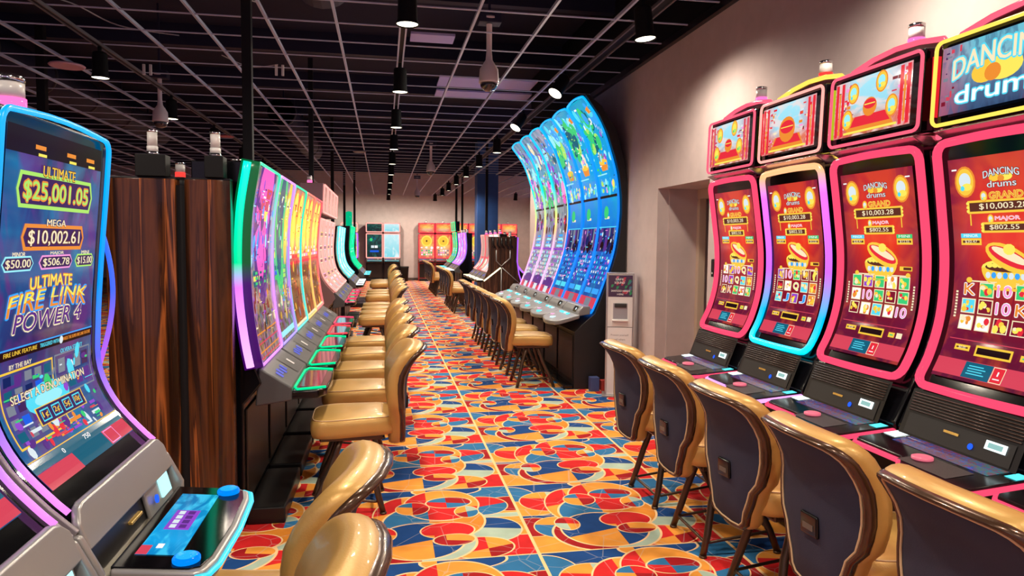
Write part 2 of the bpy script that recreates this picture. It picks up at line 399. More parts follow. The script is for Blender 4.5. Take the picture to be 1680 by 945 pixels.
b = MB(); b.box(-14, 7, BACK_Y, BACK_Y+.15, 0, 4.75)
struct('wall_back', b, WALLM)
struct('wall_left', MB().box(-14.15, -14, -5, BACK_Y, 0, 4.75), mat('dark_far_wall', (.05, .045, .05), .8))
struct('baseboard_back', MB().box(-14, 6.4, BACK_Y-.015, BACK_Y, 0, .11), mat('brown_baseboard', (.08, .055, .045), .5))
# the right wall with its door recess; beyond the wide curved machines it turns away
D0, D1, DH = 5.66, 6.82, 2.24
WEND = 13.2
b = MB()
b.box(WALL_X, WALL_X+.12, -5, D0, 0, CEIL); b.box(WALL_X, WALL_X+.12, D1, WEND, 0, CEIL); b.box(WALL_X, WALL_X+.12, D0, D1, DH, CEIL)
struct('wall_right', b, WALLM)
b = MB(); b.box(WALL_X+.12, 6.5, WEND-.12, WEND, 0, CEIL); struct('wall_right_return', b, WALLM)
b = MB(); b.box(6.4, 6.5, WEND, BACK_Y, 0, CEIL); struct('wall_far_right', b, WALLM)
b = MB(); b.box(WALL_X, WALL_X+.02, -5, WEND, CEIL+.02, 4.75); struct('trim_1', b, MATTE)
b = MB(); b.box(WALL_X-.05, WALL_X, -5, WEND, CEIL-.045, CEIL+.02); struct('trim_2', b, SATIN)
b = MB(); b.box(WALL_X-.012, WALL_X, -5, D0, 0, .1); b.box(WALL_X-.012, WALL_X, D1, WEND, 0, .1); struct('baseboard_right', b, MATS['brown_baseboard'])
DOORM = mat('door_frame_beige', (.55, .43, .33), .55)
b = MB()
b.box(WALL_X+.12, WALL_X+.55, D1-.02, D1+.1, 0, DH+.1); b.box(WALL_X+.12, WALL_X+.55, D0-.1, D0, 0, DH+.1); b.box(WALL_X+.12, WALL_X+.55, D0-.1, D1+.1, DH, DH+.1)
struct('trim_3', b, WALLM)
b = MB(); b.box(WALL_X+.42, WALL_X+.50, D1-.08, D1-.02, 0, DH-.1); b.box(WALL_X+.42, WALL_X+.50, D0, D0+.06, 0, DH-.1); b.box(WALL_X+.42, WALL_X+.50, D0, D1-.02, DH-.1, DH)
struct('trim_4', b, DOORM, bevel=.006)
d = struct('door_1', MB().box(WALL_X+.55, WALL_X+.60, D0-.1, D1+.1, 0, DH), mat('dark_doorway', (.012, .011, .012), .5))
b = MB(); b.lathe([(.0, 0), (.012, 0), (.012, .05), (.03, .055), (.03, .085), (0, .09)], (WALL_X+.55, D1-.22, 1.0), 12, axis=(-1, 0, 0)); b.build('door_handle', CHROME, d, True)

# ceiling grid: open T-bars under the dark plenum
def ceiling_grid():
    b = MB(); gx, gy, g = .19, 6.064, .6096
    for k in range(-23, 4):
        x = gx+g*k
        if k == 0: continue
        b.box(x-.011, x+.011, -3, BACK_Y, CEIL, CEIL+.03)
    for k in range(-14, 41): b.box(-13.9, 2.69 if k < 11 else 6.3, gy+g*k-.008, gy+g*k+.008, CEIL+.002, CEIL+.012)
    for k in range(4, 11): b.box(gx+g*k-.013, gx+g*k+.013, WEND+.1, BACK_Y, CEIL, CEIL+.035)
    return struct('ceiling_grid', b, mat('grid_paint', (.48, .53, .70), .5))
ceiling_grid()
# plenum contents
DUCT = mat('dark_duct', (.018, .020, .050), .6, .3)
b = MB()
for k in range(12): b.box(-14, 7, .5+2.6*k, .62+2.6*k, 4.45, 4.75)
struct('ceiling_beams', b, DUCT)
for i, (x, y, r, L) in enumerate([(-.55, 4.6, .30, 2.2), (-5.1, 8.5, .28, 9), (-1.9, 14, .25, 6)]):
    o = thing('air_duct', ['short round dark duct end above the aisle ceiling grid, nearest the camera', 'long round duct above the grid on the left, past the near lamp', 'round dark duct above the grid between the two lamp tracks'][i], 'duct', (x, y, 4.10))
    q = MB(); q.lathe([(r, 0), (r, L)], (0, 0, 0), 24, axis=(0, 1, 0)); q.build('duct_pipe', DUCT, o, True)
    for k in range(int(L/1.6)+1):
        boxes('duct_hanger', [(-.015, .015, k*1.6+.3, k*1.6+.33, r-.02, .65)], DUCT, o)
        MB().lathe([(r+.003, 0), (r+.02, .01), (r+.02, .05), (r+.003, .06)], (0, k*1.6, 0), 24, axis=(0, 1, 0)).build('duct_collar', mat('duct_collar', (.04, .036, .045), .5, .4), o, True)
PANELM = mat('plenum_panel', (.55, .52, .95), .6)  # pale panels; the violet glow falling on them is painted into the colour
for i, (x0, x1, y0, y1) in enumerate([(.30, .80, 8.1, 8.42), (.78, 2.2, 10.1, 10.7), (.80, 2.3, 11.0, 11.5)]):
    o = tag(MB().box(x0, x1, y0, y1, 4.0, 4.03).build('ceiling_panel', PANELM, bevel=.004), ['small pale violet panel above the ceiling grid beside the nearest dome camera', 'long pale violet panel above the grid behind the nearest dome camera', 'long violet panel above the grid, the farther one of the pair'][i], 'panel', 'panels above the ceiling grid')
def cable(name, pts, label, m=None, r=.006):
    P = [Vector(p) for p in pts]; path = []
    for i in range(len(P)-1):
        for k in range(6):
            t = k/6; a, c = P[max(0, i-1)], P[min(len(P)-1, i+2)]; p, q = P[i], P[i+1]
            path.append(.5*(2*p+(q-a)*t+(2*a-5*p+4*q-c)*t*t+(3*p-a-3*q+c)*t**3))
    path.append(P[-1])
    return tag(MB().tube(path, r, seg=6).build(name, m or mat('grey_cable', (.4, .38, .42), .5), smooth=True), label, 'cable')
cable('cable', [(-2.95, 6.3, 3.68), (-2.7, 6.9, 3.74), (-2.45, 7.3, 3.68), (-2.0, 7.6, 3.70)], 'grey cable drooping through the ceiling grid right of the near left lamp')
cable('cable', [(-1.75, 8.3, 3.7), (-1.5, 8.55, 3.65), (-1.2, 8.6, 3.7)], 'loose grey cable loop lying on the ceiling grid left of the black post')
cable('cable', [(1.0, 5.2, 3.70), (1.35, 5.35, 3.68), (1.75, 5.4, 3.67)], 'thin cable running to the yellow tag above the grid')
cable('cable', [(-1.32, 5.9, 3.72), (-1.2, 6.1, 3.66), (-1.05, 6.5, 3.72)], 'short grey cable hanging by the top of the nearest black post')
tag(MB().prism_z([(1.74, 5.36), (1.83, 5.33), (1.88, 5.42), (1.83, 5.5), (1.76, 5.46)], 3.655, 3.68).build('ceiling_tag', mat('yellow_tag', (.8, .45, .05), .6), bevel=.006), 'small yellow tag at the end of a cable above the right lamp track', 'tag')
for i, (x, y) in enumerate([(-2.62, 8.65), (-1.15, 8.35)]):
    o = thing('ceiling_clip', ['pair of white hanging clips on the ceiling grid at the left', 'pair of white hanging clips on the grid right of the nearest black post'][i], 'clip', (x, y, 3.52))
    for s in (-1, 1): boxes('clip_strip', [(s*.035-.014, s*.035+.014, -.01, .01, 0, .12)], WHITE, o, .003)
for i, (px, py, rr, cm) in enumerate([(110, 110, .17, (.6, .35, .45)), (372, 225, .12, (.45, .12, .16)), (590, 250, .13, (.2, .18, .2))]):
    rv = ray(px, py); t = (3.60-EYE)/rv.z
    tag(MB().lathe([(.02, .03), (rr, .03), (rr+.015, .015), (rr, 0), (.02, 0)], (rv.x*t, rv.y*t, 3.60), 28).build('ceiling_speaker', mat('speaker_disc_%s' % ['pink', 'red', 'grey'][i], cm, .5), smooth=False, bevel=.004),
        ['round pinkish ceiling speaker disc left of the nearest left lamp', 'small round reddish ceiling disc beside the third lamp on the left', 'faint grey ceiling disc left of the centre lamp track'][i], 'speaker')

# lamp tracks and can lamps
def track(x, y0, y1, label, wide=.05, m=None):
    o = thing('lamp_track', label, 'lamp track', (x, 0, CEIL-.03))
    for s in (-1, 1): boxes('track_rail', [(s*wide-.008, s*wide+.008, y0, y1, 0, .028)], m or GREY, o)
    boxes('track_channel', [(-wide+.008, wide-.008, y0, y1, .012, .028)], MATTE, o)
track(.175, -3, 30, 'double lamp track along the middle of the aisle ceiling', .028, mat('grid_paint'))
track(2.235, -3, 30, 'wide dark lamp track near the right wall', .045, mat('track_grey', (.13, .12, .14), .5))
track(-2.82, -3, 30, 'lamp track crossing the ceiling at the left', .026, mat('track_grey'))
def can(x, y, label, tilt=(0, 0), power=1., group='can lamps'):
    o = thing('can_lamp', label, 'ceiling lamp', (x, y, CEIL-(0 if x > 5 else .03)), 0, group)
    MB().lathe([(.0, 0), (.02, 0), (.02, -.07), (0, -.07)], seg=10).build('lamp_stem', MATTE, o, True)
    d = Vector((tilt[0], tilt[1], -1)).normalized(); c0 = Vector((0, 0, -.06))
    sh = MB().lathe([(.0, 0), (.062, 0), (.07, .02), (.074, .22), (.088, .25), (.088, .256), (.08, .25), (.07, .215), (0, .215)], c0, 22, axis=d).build('lamp_shade', MATTE, o, True)
    MB().lathe([(.0, .0), (.079, .0), (.0, .004)], c0+d*.247, 22, axis=d).build('lamp_lens', CANGLASS, sh, True)
    ld = bpy.data.lights.new('can_light', 'SPOT'); ld.energy = CAN_WATTS*power; ld.color = CAN_COLOUR; ld.spot_size = 2.85; ld.spot_blend = .7; ld.shadow_soft_size = .07
    lo = bpy.data.objects.new('can_light', ld); C.objects.link(lo); lo.parent = o; lo.location = c0+d*.27
    lo.rotation_euler = Vector((0, 0, -1)).rotation_difference(d).to_euler()
    return o
W8 = ORD
YS = [5.42+2.43*k for k in range(9)]
ORD.append('ninth')
for k, y in enumerate(YS): can(.175, y, W8[k]+' hanging can lamp from the camera along the middle track')
for k, y in enumerate(YS): can(2.02, y, W8[k]+' can lamp from the camera along the right track', (-.65, -.35) if k in (1, 2) else (.1, -.05) if k == 0 else (0, 0), .8 if k == 0 else 1.)
for k, y in enumerate(YS[1:6]): can(-2.82, y, W8[k]+' can lamp from the camera along the left track', power=.8)
for y in (2.99, .56, -1.87): can(.175, y, 'can lamp of the middle track above the camera', power=.85, group='can lamps above the camera'); can(2.02, y, 'can lamp of the right track above the camera', (.1, 0), power=.8, group='can lamps above the camera'); can(-2.2, y, 'can lamp of the left track above the camera', power=.85, group='can lamps above the camera')
can(2.0, 28.1, 'tiny far can lamp above the red machines at the back wall', (0, .35), 2.2); can(5.067, 27.1, 'tiny far can lamp right of the blue column', (0, .3), 2.4); can(-2.86, 28, 'far can lamp over the back left machines', (.2, .35), 2.2); can(.175, 28.1, 'farthest can lamp of the middle track, before the back wall', (0, .35), 2.2)

# black posts from the machine banks to the ceiling
def post(x, y, z0, z1, s, label):
    o = thing('black_post', label, 'post', (x, y, z0), 0, 'black posts')
    boxes('post_shaft', [(-s, s, -s, s, 0, z1-z0)], MATTE, o, .004); boxes('post_collar', [(-s*1.25, s*1.25, -s*1.25, s*1.25, 0, .05)], SATIN, o, .004)
post(-1.10, 6.15, 2.10, 4.4, .038, 'nearest and thickest black post rising above the green-lit machine row')
post(-1.08, 11.07, 2.47, 4.4, .035, 'black post above the salmon-lit machines')
post(-1.13, 16.2, 0, 4.4, .035, 'black post behind the salmon-lit machines, third of the left row')
post(-1.40, 26., 0, 4.4, .04, 'thin far black post at the left of the back wall')
post(-.95, 23.6, 0, 4.4, .035, 'thin black post nearest the dark back machine')
post(2.65, 26.2, 0, 4.4, .04, 'thin far black post in front of the red back machines')
post(2.62, 23.9, 0, 4.4, .035, 'thin black post left of the blue column')
post(2.82, 19.5, 1.8, 4.4, .035, 'thin black post in front of the blue column')
post(-4.32, 10.1, 0, 4.4, .05, 'black post at the far left behind the fire-game machine')
o = thing('square_column', 'square blue painted column rising to the ceiling behind the wood-ended machines', 'column', (2.99, 20.75, 0))
boxes('column_shaft', [(-.31, .31, -.3, .3, 0, 4.6)], mat('blue_paint', (.03, .10, .34), .5, bump=(20, .1)), o, .01)
boxes('column_base', [(-.33, .33, -.32, .32, 0, .15)], MATTE, o, .006)

# dome cameras
def dome(x, y, z, s, label):
    o = thing('dome_camera', label, 'camera', (x, y, z), 0, 'dome cameras')
    MB().lathe([(.0, .62), (.09, .62), (.09, .60), (.028, .58), (.026, .30), (.034, .22), (.09, .13), (.098, .02), (.098, .0), (0, .0)], seg=24).build('camera_housing', mat('camera_white', (.7, .62, .66), .4), o, True)
    MB().lathe([(.086, .0), (.082, -.03), (.06, -.062), (.03, -.078), (.0, -.082)], seg=24).build('camera_dome', mat('smoked_dome', (.02, .02, .03), .05, coat=1), o, True)
    q = boxes('ceiling_mount', [(-.11, .11, -.08, .08, .56, .66)], DUCT, o, .01); boxes('hanger_rod', [(-.012, .012, -.012, .012, .66, 4.75-z)], DUCT, o)
dome(1.005, 6.86, 3.22, 1, 'white dome camera hanging nearest, beside the big curved blue machines')
dome(-2.90, 10.06, 3.22, 1, 'white dome camera hanging above the wood-grain cabinet ends')
dome(1.02, 15.7, 3.22, 1, 'small white dome camera in the middle of the aisle ceiling')
dome(1.1, 24.0, 3.22, 1, 'tiny farthest white dome camera against the back wall')

# ------------------------------------------------------------------ chairs
def shield(t):   # half width of the back by height 0..1
    k = [(0, .142), (.10, .156), (.26, .192), (.40, .248), (.52, .268), (.72, .263), (.9, .258), (1, .254)]
    for i in range(len(k)-1):
        if t <= k[i+1][0]:
            a = (t-k[i][0])/(k[i+1][0]-k[i][0]); a = a*a*(3-2*a); return k[i][1]+(k[i+1][1]-k[i][1])*a
    return k[-1][1]
BZ0, BZ1 = .42, 1.028
def back_pt(y, t, off):
    """a point on the chair back; off grows towards the sitter"""
    f = max(0, (t-.68)/.32)
    x = -.315-.035*max(0, t)-.105*f**1.6+(.2+.42*max(0, min(1, t*1.6)))*y*y
    z = BZ0+(BZ1-BZ0)*t-.012*f*f
    return (x+off, y, z+off*.28*t)
def back_outline():
    P = []
    for i in range(11): P.append((shield(.04+.86*i/10), .04+.86*i/10))
    for i in range(1, 5):
        a = PI/2*i/4; P.append((.178+.078*math.cos(a), .90+.10*math.sin(a)))
    P += [(.1, 1.012), (0, 1.015)]
    Q = P+[(-y, t) for y, t in P[-2::-1]]
    Q += [(-.12, 0), (-.05, -.012), (.05, -.012), (.12, 0)]
    return Q
OUT = back_outline(); CT = .5
def back_ring(k, off):
    return [back_pt(y*k, CT+(t-CT)*(1-(1-k)*.42 if k > .8 else k), off) for y, t in OUT]
def make_chair(name, label):
    o = thing(name, label, 'chair')
    bk = MB(); bk.loft([back_ring(k, f) for k, f in ((.02, -.012), (.3, -.012), (.6, -.012), (.88, -.010), (.925, -.004))], cap1=False).build('back_panel', NAVY, o, True)
    MB().loft([back_ring(k, f) for k, f in ((.90, -.004), (.93, -.014), (.97, -.018), (1.01, -.010), (1.025, .004), (1.02, .014), (1., .02))], cap0=False, cap1=False).build('back_rim', BRONZE, o, True)
    MB().tube(back_ring(.905, -.012), .0042, seg=6, closed=True).build('back_piping', PIPE, o, True)
    MB().loft([back_ring(k, f) for k, f in ((1., .012), (1.03, .024), (1.04, .045), (1.02, .068), (.96, .084), (.86, .088), (.6, .078), (.3, .074), (.02, .074))], cap0=False).build('back_cushion', GOLD, o, True)
    h = boxes('pull_handle', [(-.052, .052, -.009, .009, -.040, .040)], BLACK, o, .007)
    p = back_pt(0, .40, -.015); h.location = p; h.rotation_euler = (0, -.06, -PI/2)
    boxes('handle_recess', [(-.032, .032, -.0105, -.0085, -.018, .004)], mat('handle_lens', (.09, .08, .07), .25), h)
    # seat
    def seat_ring(k, z):
        R = []
        for j in range(40):
            a = 2*PI*j/40; c, s = math.cos(a), math.sin(a)
            x = abs(c)**.45*(1 if c > 0 else -1)*(.245 if c > 0 else .275); y = abs(s)**.45*(1 if s > 0 else -1)*.235
            if x < 0: y *= .92
            R.append((x*k+.0, y*k, z+(.008 if k < .7 else 0)-.02*max(0, x)*4*(1 if k > .5 else .6)*.5))
        return R
    MB().loft([seat_ring(k, z) for k, z in ((.9, .488), (.985, .494), (1.01, .525), (1.015, .565), (.99, .592), (.93, .606), (.8, .611), (.4, .613), (.05, .613))]).build('seat', GOLD, o, True)
    MB().tube(seat_ring(.955, .603), .0035, seg=5, closed=True).build('seat_piping', PIPE, o, True)
    sh = MB().tube([(-.19, 0, .62), (-.19, .11, .6145), (-.19, -.11, .6145)][1:], .0035, seg=5).build('seat_seam', PIPE, o, True)
    boxes('seat_frame', [(-.19, .19, -.17, .17, .455, .49)], LEGM, o, .01)
    for sx_ in (-1, 1):
        for sy_ in (-1, 1):
            fx, fy = (.24, .205) if sx_ > 0 else (-.19, .205)
            pts = [(sx_*.06, sy_*.13, .47), (sx_*.085, sy_*.140, .40), (sx_*.125, sy_*.155, .28), (fx*.84, sy_*fy*.92, .12), (fx, sy_*fy, .012)]
            q = MB().tube(pts, .017, seg=10, rad=[.018, .020, .0205, .020, .018]); q.lathe([(0, 0), (.021, 0), (.021, .012), (0, .013)], (fx, sy_*fy, 0), 12)
            q.build('leg', LEGM, o, True)
    R = []
    for (x, y) in [(.215, .19), (-.172, .19), (-.172, -.19), (.215, -.19)]:
        for j in range(4):
            a = {(1, 1): 0, (-1, 1): PI/2, (-1, -1): PI, (1, -1): PI*1.5}[(1 if x > 0 else -1, 1 if y > 0 else -1)]+PI/2*j/3
            R.append((x-math.copysign(.03, x)+.03*math.cos(a), y-math.copysign(.03, y)+.03*math.sin(a), .115 if x > 0 else .075))
    MB().tube(R, .0085, seg=8, closed=True).build('foot_rail', LEGM, o, True)
    return o
proto_chair = None
def chair(x, y, rz, label, group):
    global proto_chair
    if proto_chair is None: proto_chair = o = make_chair('casino_chair', label)
    else: o = copy_tree(proto_chair)
    o.location = (x, y, 0); o.rotation_euler = (0, 0, rz); return tag(o, label, None, group)
g = 'chairs at the red drum machines'
for i, (y, rz) in enumerate([(4.33, .02), (3.62, -.02), (2.93, .02), (2.26, -.02), (1.61, .02)]):
    chair(1.875, y, rz, ['gold and navy chair nearest the white sanitizer stand, farthest of the right front row', 'navy-backed gold chair in the right row, second from the sanitizer stand', 'navy-backed gold chair in the middle of the right front row of five', 'large navy-backed gold chair, second nearest the camera at the right', 'navy-backed gold chair cut off by the bottom right corner of the picture'][i], g)
g = 'chairs at the green-lit machine row'
for i in range(5): chair(-.205, 4.50+.84*i, PI+(.03, -.02, .01, .03, -.02)[i], ['gold chair on the left with its seat side to us, nearest at the green-lit machines', 'second gold chair from the front at the green-lit machine row', 'third gold chair from the front at the green-lit machine row', 'fourth gold chair from the front at the green-lit machine row', 'fifth and farthest gold chair at the green-lit machine row'][i], g)
g = 'chairs at the fire-game machines'
chair(-.45, 2.13, PI-.12, 'gold chair with bronze rim leaning into the lower middle of the picture, behind another', g)
chair(-.46, 1.50, PI-.10, 'gold chair at the very bottom edge left of the aisle, nearest the camera', g)
chair(-.50, .86, PI-.05, 'gold chair below the picture edge at the nearest fire-game machine', g)
g = 'chairs at the salmon-lit machines'
for i in range(4): chair(-.12, 10.25+.70*i, PI, W8[i]+' gold chair from the front at the salmon-lit machines', g)
g = 'far left chairs'
for i, y in enumerate((14.2, 14.95, 15.7, 18.4, 19.1, 19.8)): chair(-.12, y, PI, W8[i]+' chair from the front in the far left rows by the teal and green screens', g)
g = 'chairs at the curved blue machines'
for i in range(6): chair(1.70, 8.08+.755*i, (0, .03, -.02, .02, 0, 0)[i], W8[i]+' chair from the camera at the tall curved blue machines', g)
g = 'chairs at the wood-ended bank'
for i in range(4): chair(1.80, 16.5+.74*i, 0, W8[i]+' chair from the camera at the wood-ended machine bank', g)
g = 'far right chairs'
for i in range(5): chair(1.74, 21.7+.74*i, 0, W8[i]+' chair from the camera in the farthest right row', g)

# ------------------------------------------------------------------ slot machine pieces
def candle(parent, x, y, z, col, s=1., up=1.):
    c = MB().lathe([(0, 0), (.052*s, 0), (.052*s, .015*s), (.047*s, .02*s), (.047*s, .028*s), (0, .028*s)], (x, y, z), 20).build('candle_base', CHROME, parent, True)
    MB().lathe([(0, 0), (.045*s, 0), (.045*s, .045*s), (0, .045*s)], (x, y, z+.028*s), 20).build('candle_band', col, c, True)
    MB().lathe([(0, 0), (.041*s, 0), (.041*s, .06*s*up), (0, .06*s*up)], (x, y, z+.073*s), 20).build('candle_lens', mat('candle_white', (.7, .68, .68), .25), c, True)
    MB().lathe([(0, 0), (.043*s, 0), (.043*s, .018*s), (.03*s, .024*s), (0, .024*s)], (x, y, z+.073*s+.06*s*up), 20).build('candle_cap', CHROME, c, True)
    return c
CB_PINK = glow('candle_pink', (1, .15, .45), 1.6); CB_RED = glow('candle_red', (1, .05, .04), 1.3); CB_WHITE = mat('candle_frosted', (.75, .75, .76), .3)

def blobs(S, b, rn, n, u0, u1, v0, v1, cols, r=(.03, .09), o=.0012):
    for j in range(n): S.ell(b, rn.uniform(u0, u1), rn.uniform(v0, v1), rn.uniform(*r), o+.00005*j, G[rn.choice(cols)], rn.uniform(.6, 1.5), 10)
def tiles(S, b, rn, nu, nv, u0, u1, v0, v1, cols, o=.0012, fill=.8):
    for i in range(nu):
        for j in range(nv): S.rect(b, u0+(u1-u0)*(i+.5)/nu, v0+(v1-v0)*(j+.5)/nv, (u1-u0)/nu*fill, (v1-v0)/nv*fill, o, G[rn.choice(cols)])
def fine(S, b, rn, n, v0, v1, cols, o=.0022):
    for j in range(n):
        u, v, a, h = rn.uniform(.06, .94), rn.uniform(v0, v1), rn.uniform(.02, .12), rn.uniform(.004, .03)
        if rn.random() < .5: S.rect(b, u, v, min(a, 2*min(u, 1-u)), h*.4, o+.00003*j, G[rn.choice(cols)])
        else: S.ell(b, u, v, a*.3, o+.00003*j, G[rn.choice(cols)], rn.uniform(.4, 2.2), 8, rot=rn.uniform(-.5, .5))
def pot_art(S, b, cu, cv, r, off):
    """a golden pot with a tilted lid and a blue patterned band"""
    k = S.W/S.L
    S.ell(b, cu, cv-.25*r*k, r*1.02, off, G['gold'], .72, a0=PI, a1=2*PI); S.ell(b, cu, cv-.25*r*k, r*1.02, off, G['yellow'], .30)
    S.ell(b, cu, cv-.22*r*k, r*.86, off+.0005, G['brown'], .2)
    for j in range(7):
        u = cu+(j-3)*r*.24; S.ell(b, u, cv-(.52+.0*abs(j-3))*r*k, r*.11, off+.0006, G['sky' if j % 2 else 'silver'], 1.1, 8)
    for j in range(7): S.ell(b, cu+(j-3)*r*.22, cv-.16*r*k, r*.13, off+.0008, G['yellow'], .7, 8)
    S.ell(b, cu+.12*r, cv+.12*r*k, r*1.02, off+.001, G['gold'], .42, rot=-.35*k*2); S.ell(b, cu+.14*r, cv+.14*r*k, r*.9, off+.0014, G['red'], .30, rot=-.35*k*2)
    S.ell(b, cu+.16*r, cv+.20*r*k, r*.78, off+.0018, G['cream'], .20, rot=-.35*k*2); S.ell(b, cu+.16*r, cv+.42*r*k, r*.25, off+.002, G['yellow'], .8, 10)
    S.rect(b, cu, cv-1.0*r*k, r*1.0, .10*r*k, off+.0004, G['gold'])
def medal(S, b, cu, cv, r, off, c1='yellow', c2='silver', c3='cyan'):
    S.ell(b, cu, cv, r*1.2, off, G['orange'], 1.25); S.ell(b, cu, cv, r, off+.0005, G['gold'], 1.3); S.ell(b, cu, cv+.12*r*S.W/S.L, r*.68, off+.001, G[c2], 1.1); S.ell(b, cu+.2*r, cv-.5*r*S.W/S.L, r*.6, off+.0014, G[c1], .6, 12); S.ell(b, cu-.3*r, cv-.6*r*S.W/S.L, r*.25, off+.0018, G[c3], 1, 8)
def plaque(S, b, txt, cu, cv, wu, hv, off, col='gold', ins='brown', tc='cream', dots=True):
    S.rect(b, cu, cv, wu, hv, off, G[col]); S.rect(b, cu, cv, wu-.035, hv-.035*S.W/S.L, off+.0005, G[ins])
    if txt: S.text(b, txt, cu, cv, min(wu*.66, wu-.08), hv*.5, off+.001, G[tc])
    if dots:
        for s in (-1, 1):
            for q in (-.3, 0, .3): S.ell(b, cu+s*wu/2, cv+q*hv, .014, off+.0006, G['yellow'], 1, 8)
def drum_art(S, b, rnd):
    o = .0012
    medal(S, b, .16, .895, .085, o); medal(S, b, .84, .895, .085, o)
    S.text2(b, 'DANCING', .5, .928, .32, .03, o, G['silver'], G['brown'], arc=.011); S.ell(b, .44, .903, .05, o, G['gold'], .6); S.ell(b, .54, .903, .06, o, G['yellow'], .5); S.ell(b, .5, .898, .03, o+.0005, G['orange'], .8)
    S.text2(b, 'drums', .5, .876, .26, .028, o, G['silver'], G['brown'])
    S.text2(b, 'GRAND', .53, .828, .30, .028, o, G['orange'], G['yellow']); medal(S, b, .33, .826, .03, o)
    plaque(S, b, '$10,003.28', .5, .781, .66, .058, o)
    for s in (.19, .81): S.rect(b, s, .725, .012, .05, o, G['gold'])
    S.text2(b, 'MAJOR', .53, .727, .22, .02, o, G['pink'], G['cream']); medal(S, b, .38, .727, .026, o)
    plaque(S, b, '$802.55', .5, .69, .40, .046, o)
    for cu, t, a, c in ((.18, 'MINOR', '$30.47', 'cyan'), (.83, 'MINI', '$12.55', 'green')):
        S.rect(b, cu, .655, .2, .02, o, G[c]); S.text(b, t, cu, .655, .14, .013, o+.0006, G['white']); plaque(S, b, a, cu, .628, .2, .03, o, dots=False)
    pot_art(S, b, .5, .545, .22, o)
    S.rect(b, .3, .452, .25, .006, o, G['cream']); S.rect(b, .72, .452, .25, .006, o, G['cream'])
    for s in (.16, .87): S.ell(b, s, .456, .03, o, G['gold'], .8, 10)
    S.rect(b, .84, .49, .16, .022, o, G['gold']); S.rect(b, .86, .49, .10, .014, o+.0005, G['brown'])
    for i in range(5):
        for j in range(3):
            cu, cv = .17+.165*i, .415-.075*j; k = rnd.random()
            if k < .38:
                t, c = rnd.choice([('9', 'green'), ('10', 'pink'), ('A', 'pink'), ('J', 'sky'), ('Q', 'yellow'), ('K', 'orange')])
                S.text2(b, t, cu, cv, .105 if t != '10' else .13, .05, o, G[c], G['white'])
            else:
                c1, c2 = rnd.choice([('green', 'gold'), ('purple', 'gold'), ('orange', 'yellow'), ('cyan', 'gold'), ('white', 'orange'), ('maroon', 'yellow')])
                S.rect(b, cu, cv, .138, .066, o, G['cream']); S.rect(b, cu, cv, .118, .057, o+.0004, G[c1])
                for q in range(6):
                    S.ell(b, cu+rnd.uniform(-.04, .04), cv+rnd.uniform(-.018, .018), rnd.uniform(.012, .03), o+.0007+q*.0001, G[rnd.choice([c2, 'gold', 'cream', 'red', 'yellow'])], rnd.uniform(.6, 1.3), 8)
    for i in range(4): S.rect(b, .2525+.165*i, .34, .006, .225, o-.0003, G['maroon'])
    for s in (.045, .955):
        for j in range(9): S.rect(b, s, .40-.014*j, .022, .009, o, G['cream'])
    S.rect(b, .5, .186, .9, .004, o, G['rose'])
    plaque(S, b, '$0.00', .2, .150, .15, .026, o, dots=False); plaque(S, b, None, .5, .146, .34, .048, o, ins='dark', dots=False); plaque(S, b, None, .78, .146, .08, .026, o, ins='green', dots=False); S.rect(b, .88, .147, .07, .028, o, G['cream'])
    S.rect(b, .5, .055, 1.0, .078, o, G['rose']); S.rect(b, .42, .055, .26, .074, o+.0004, G['teal']); S.rect(b, .61, .055, .11, .072, o+.0004, G['red'])
    S.frame(b, .61, .055, .11, .072, .006, o+.0007, G['cream'])
    for j in range(4): S.rect(b, .40+.01*(j % 2), .075-.012*j, .14+.03*(j % 2), .0045, o+.0008, G['cyan'])
    S.text(b, '1', .61, .062, .012, .02, o+.001, G['white']); S.rect(b, .61, .038, .06, .005, o+.001, G['white'])
    S.rect(b, .06, .952, .05, .007, o, G['white']); S.rect(b, .93, .952, .06, .007, o, G['white'])

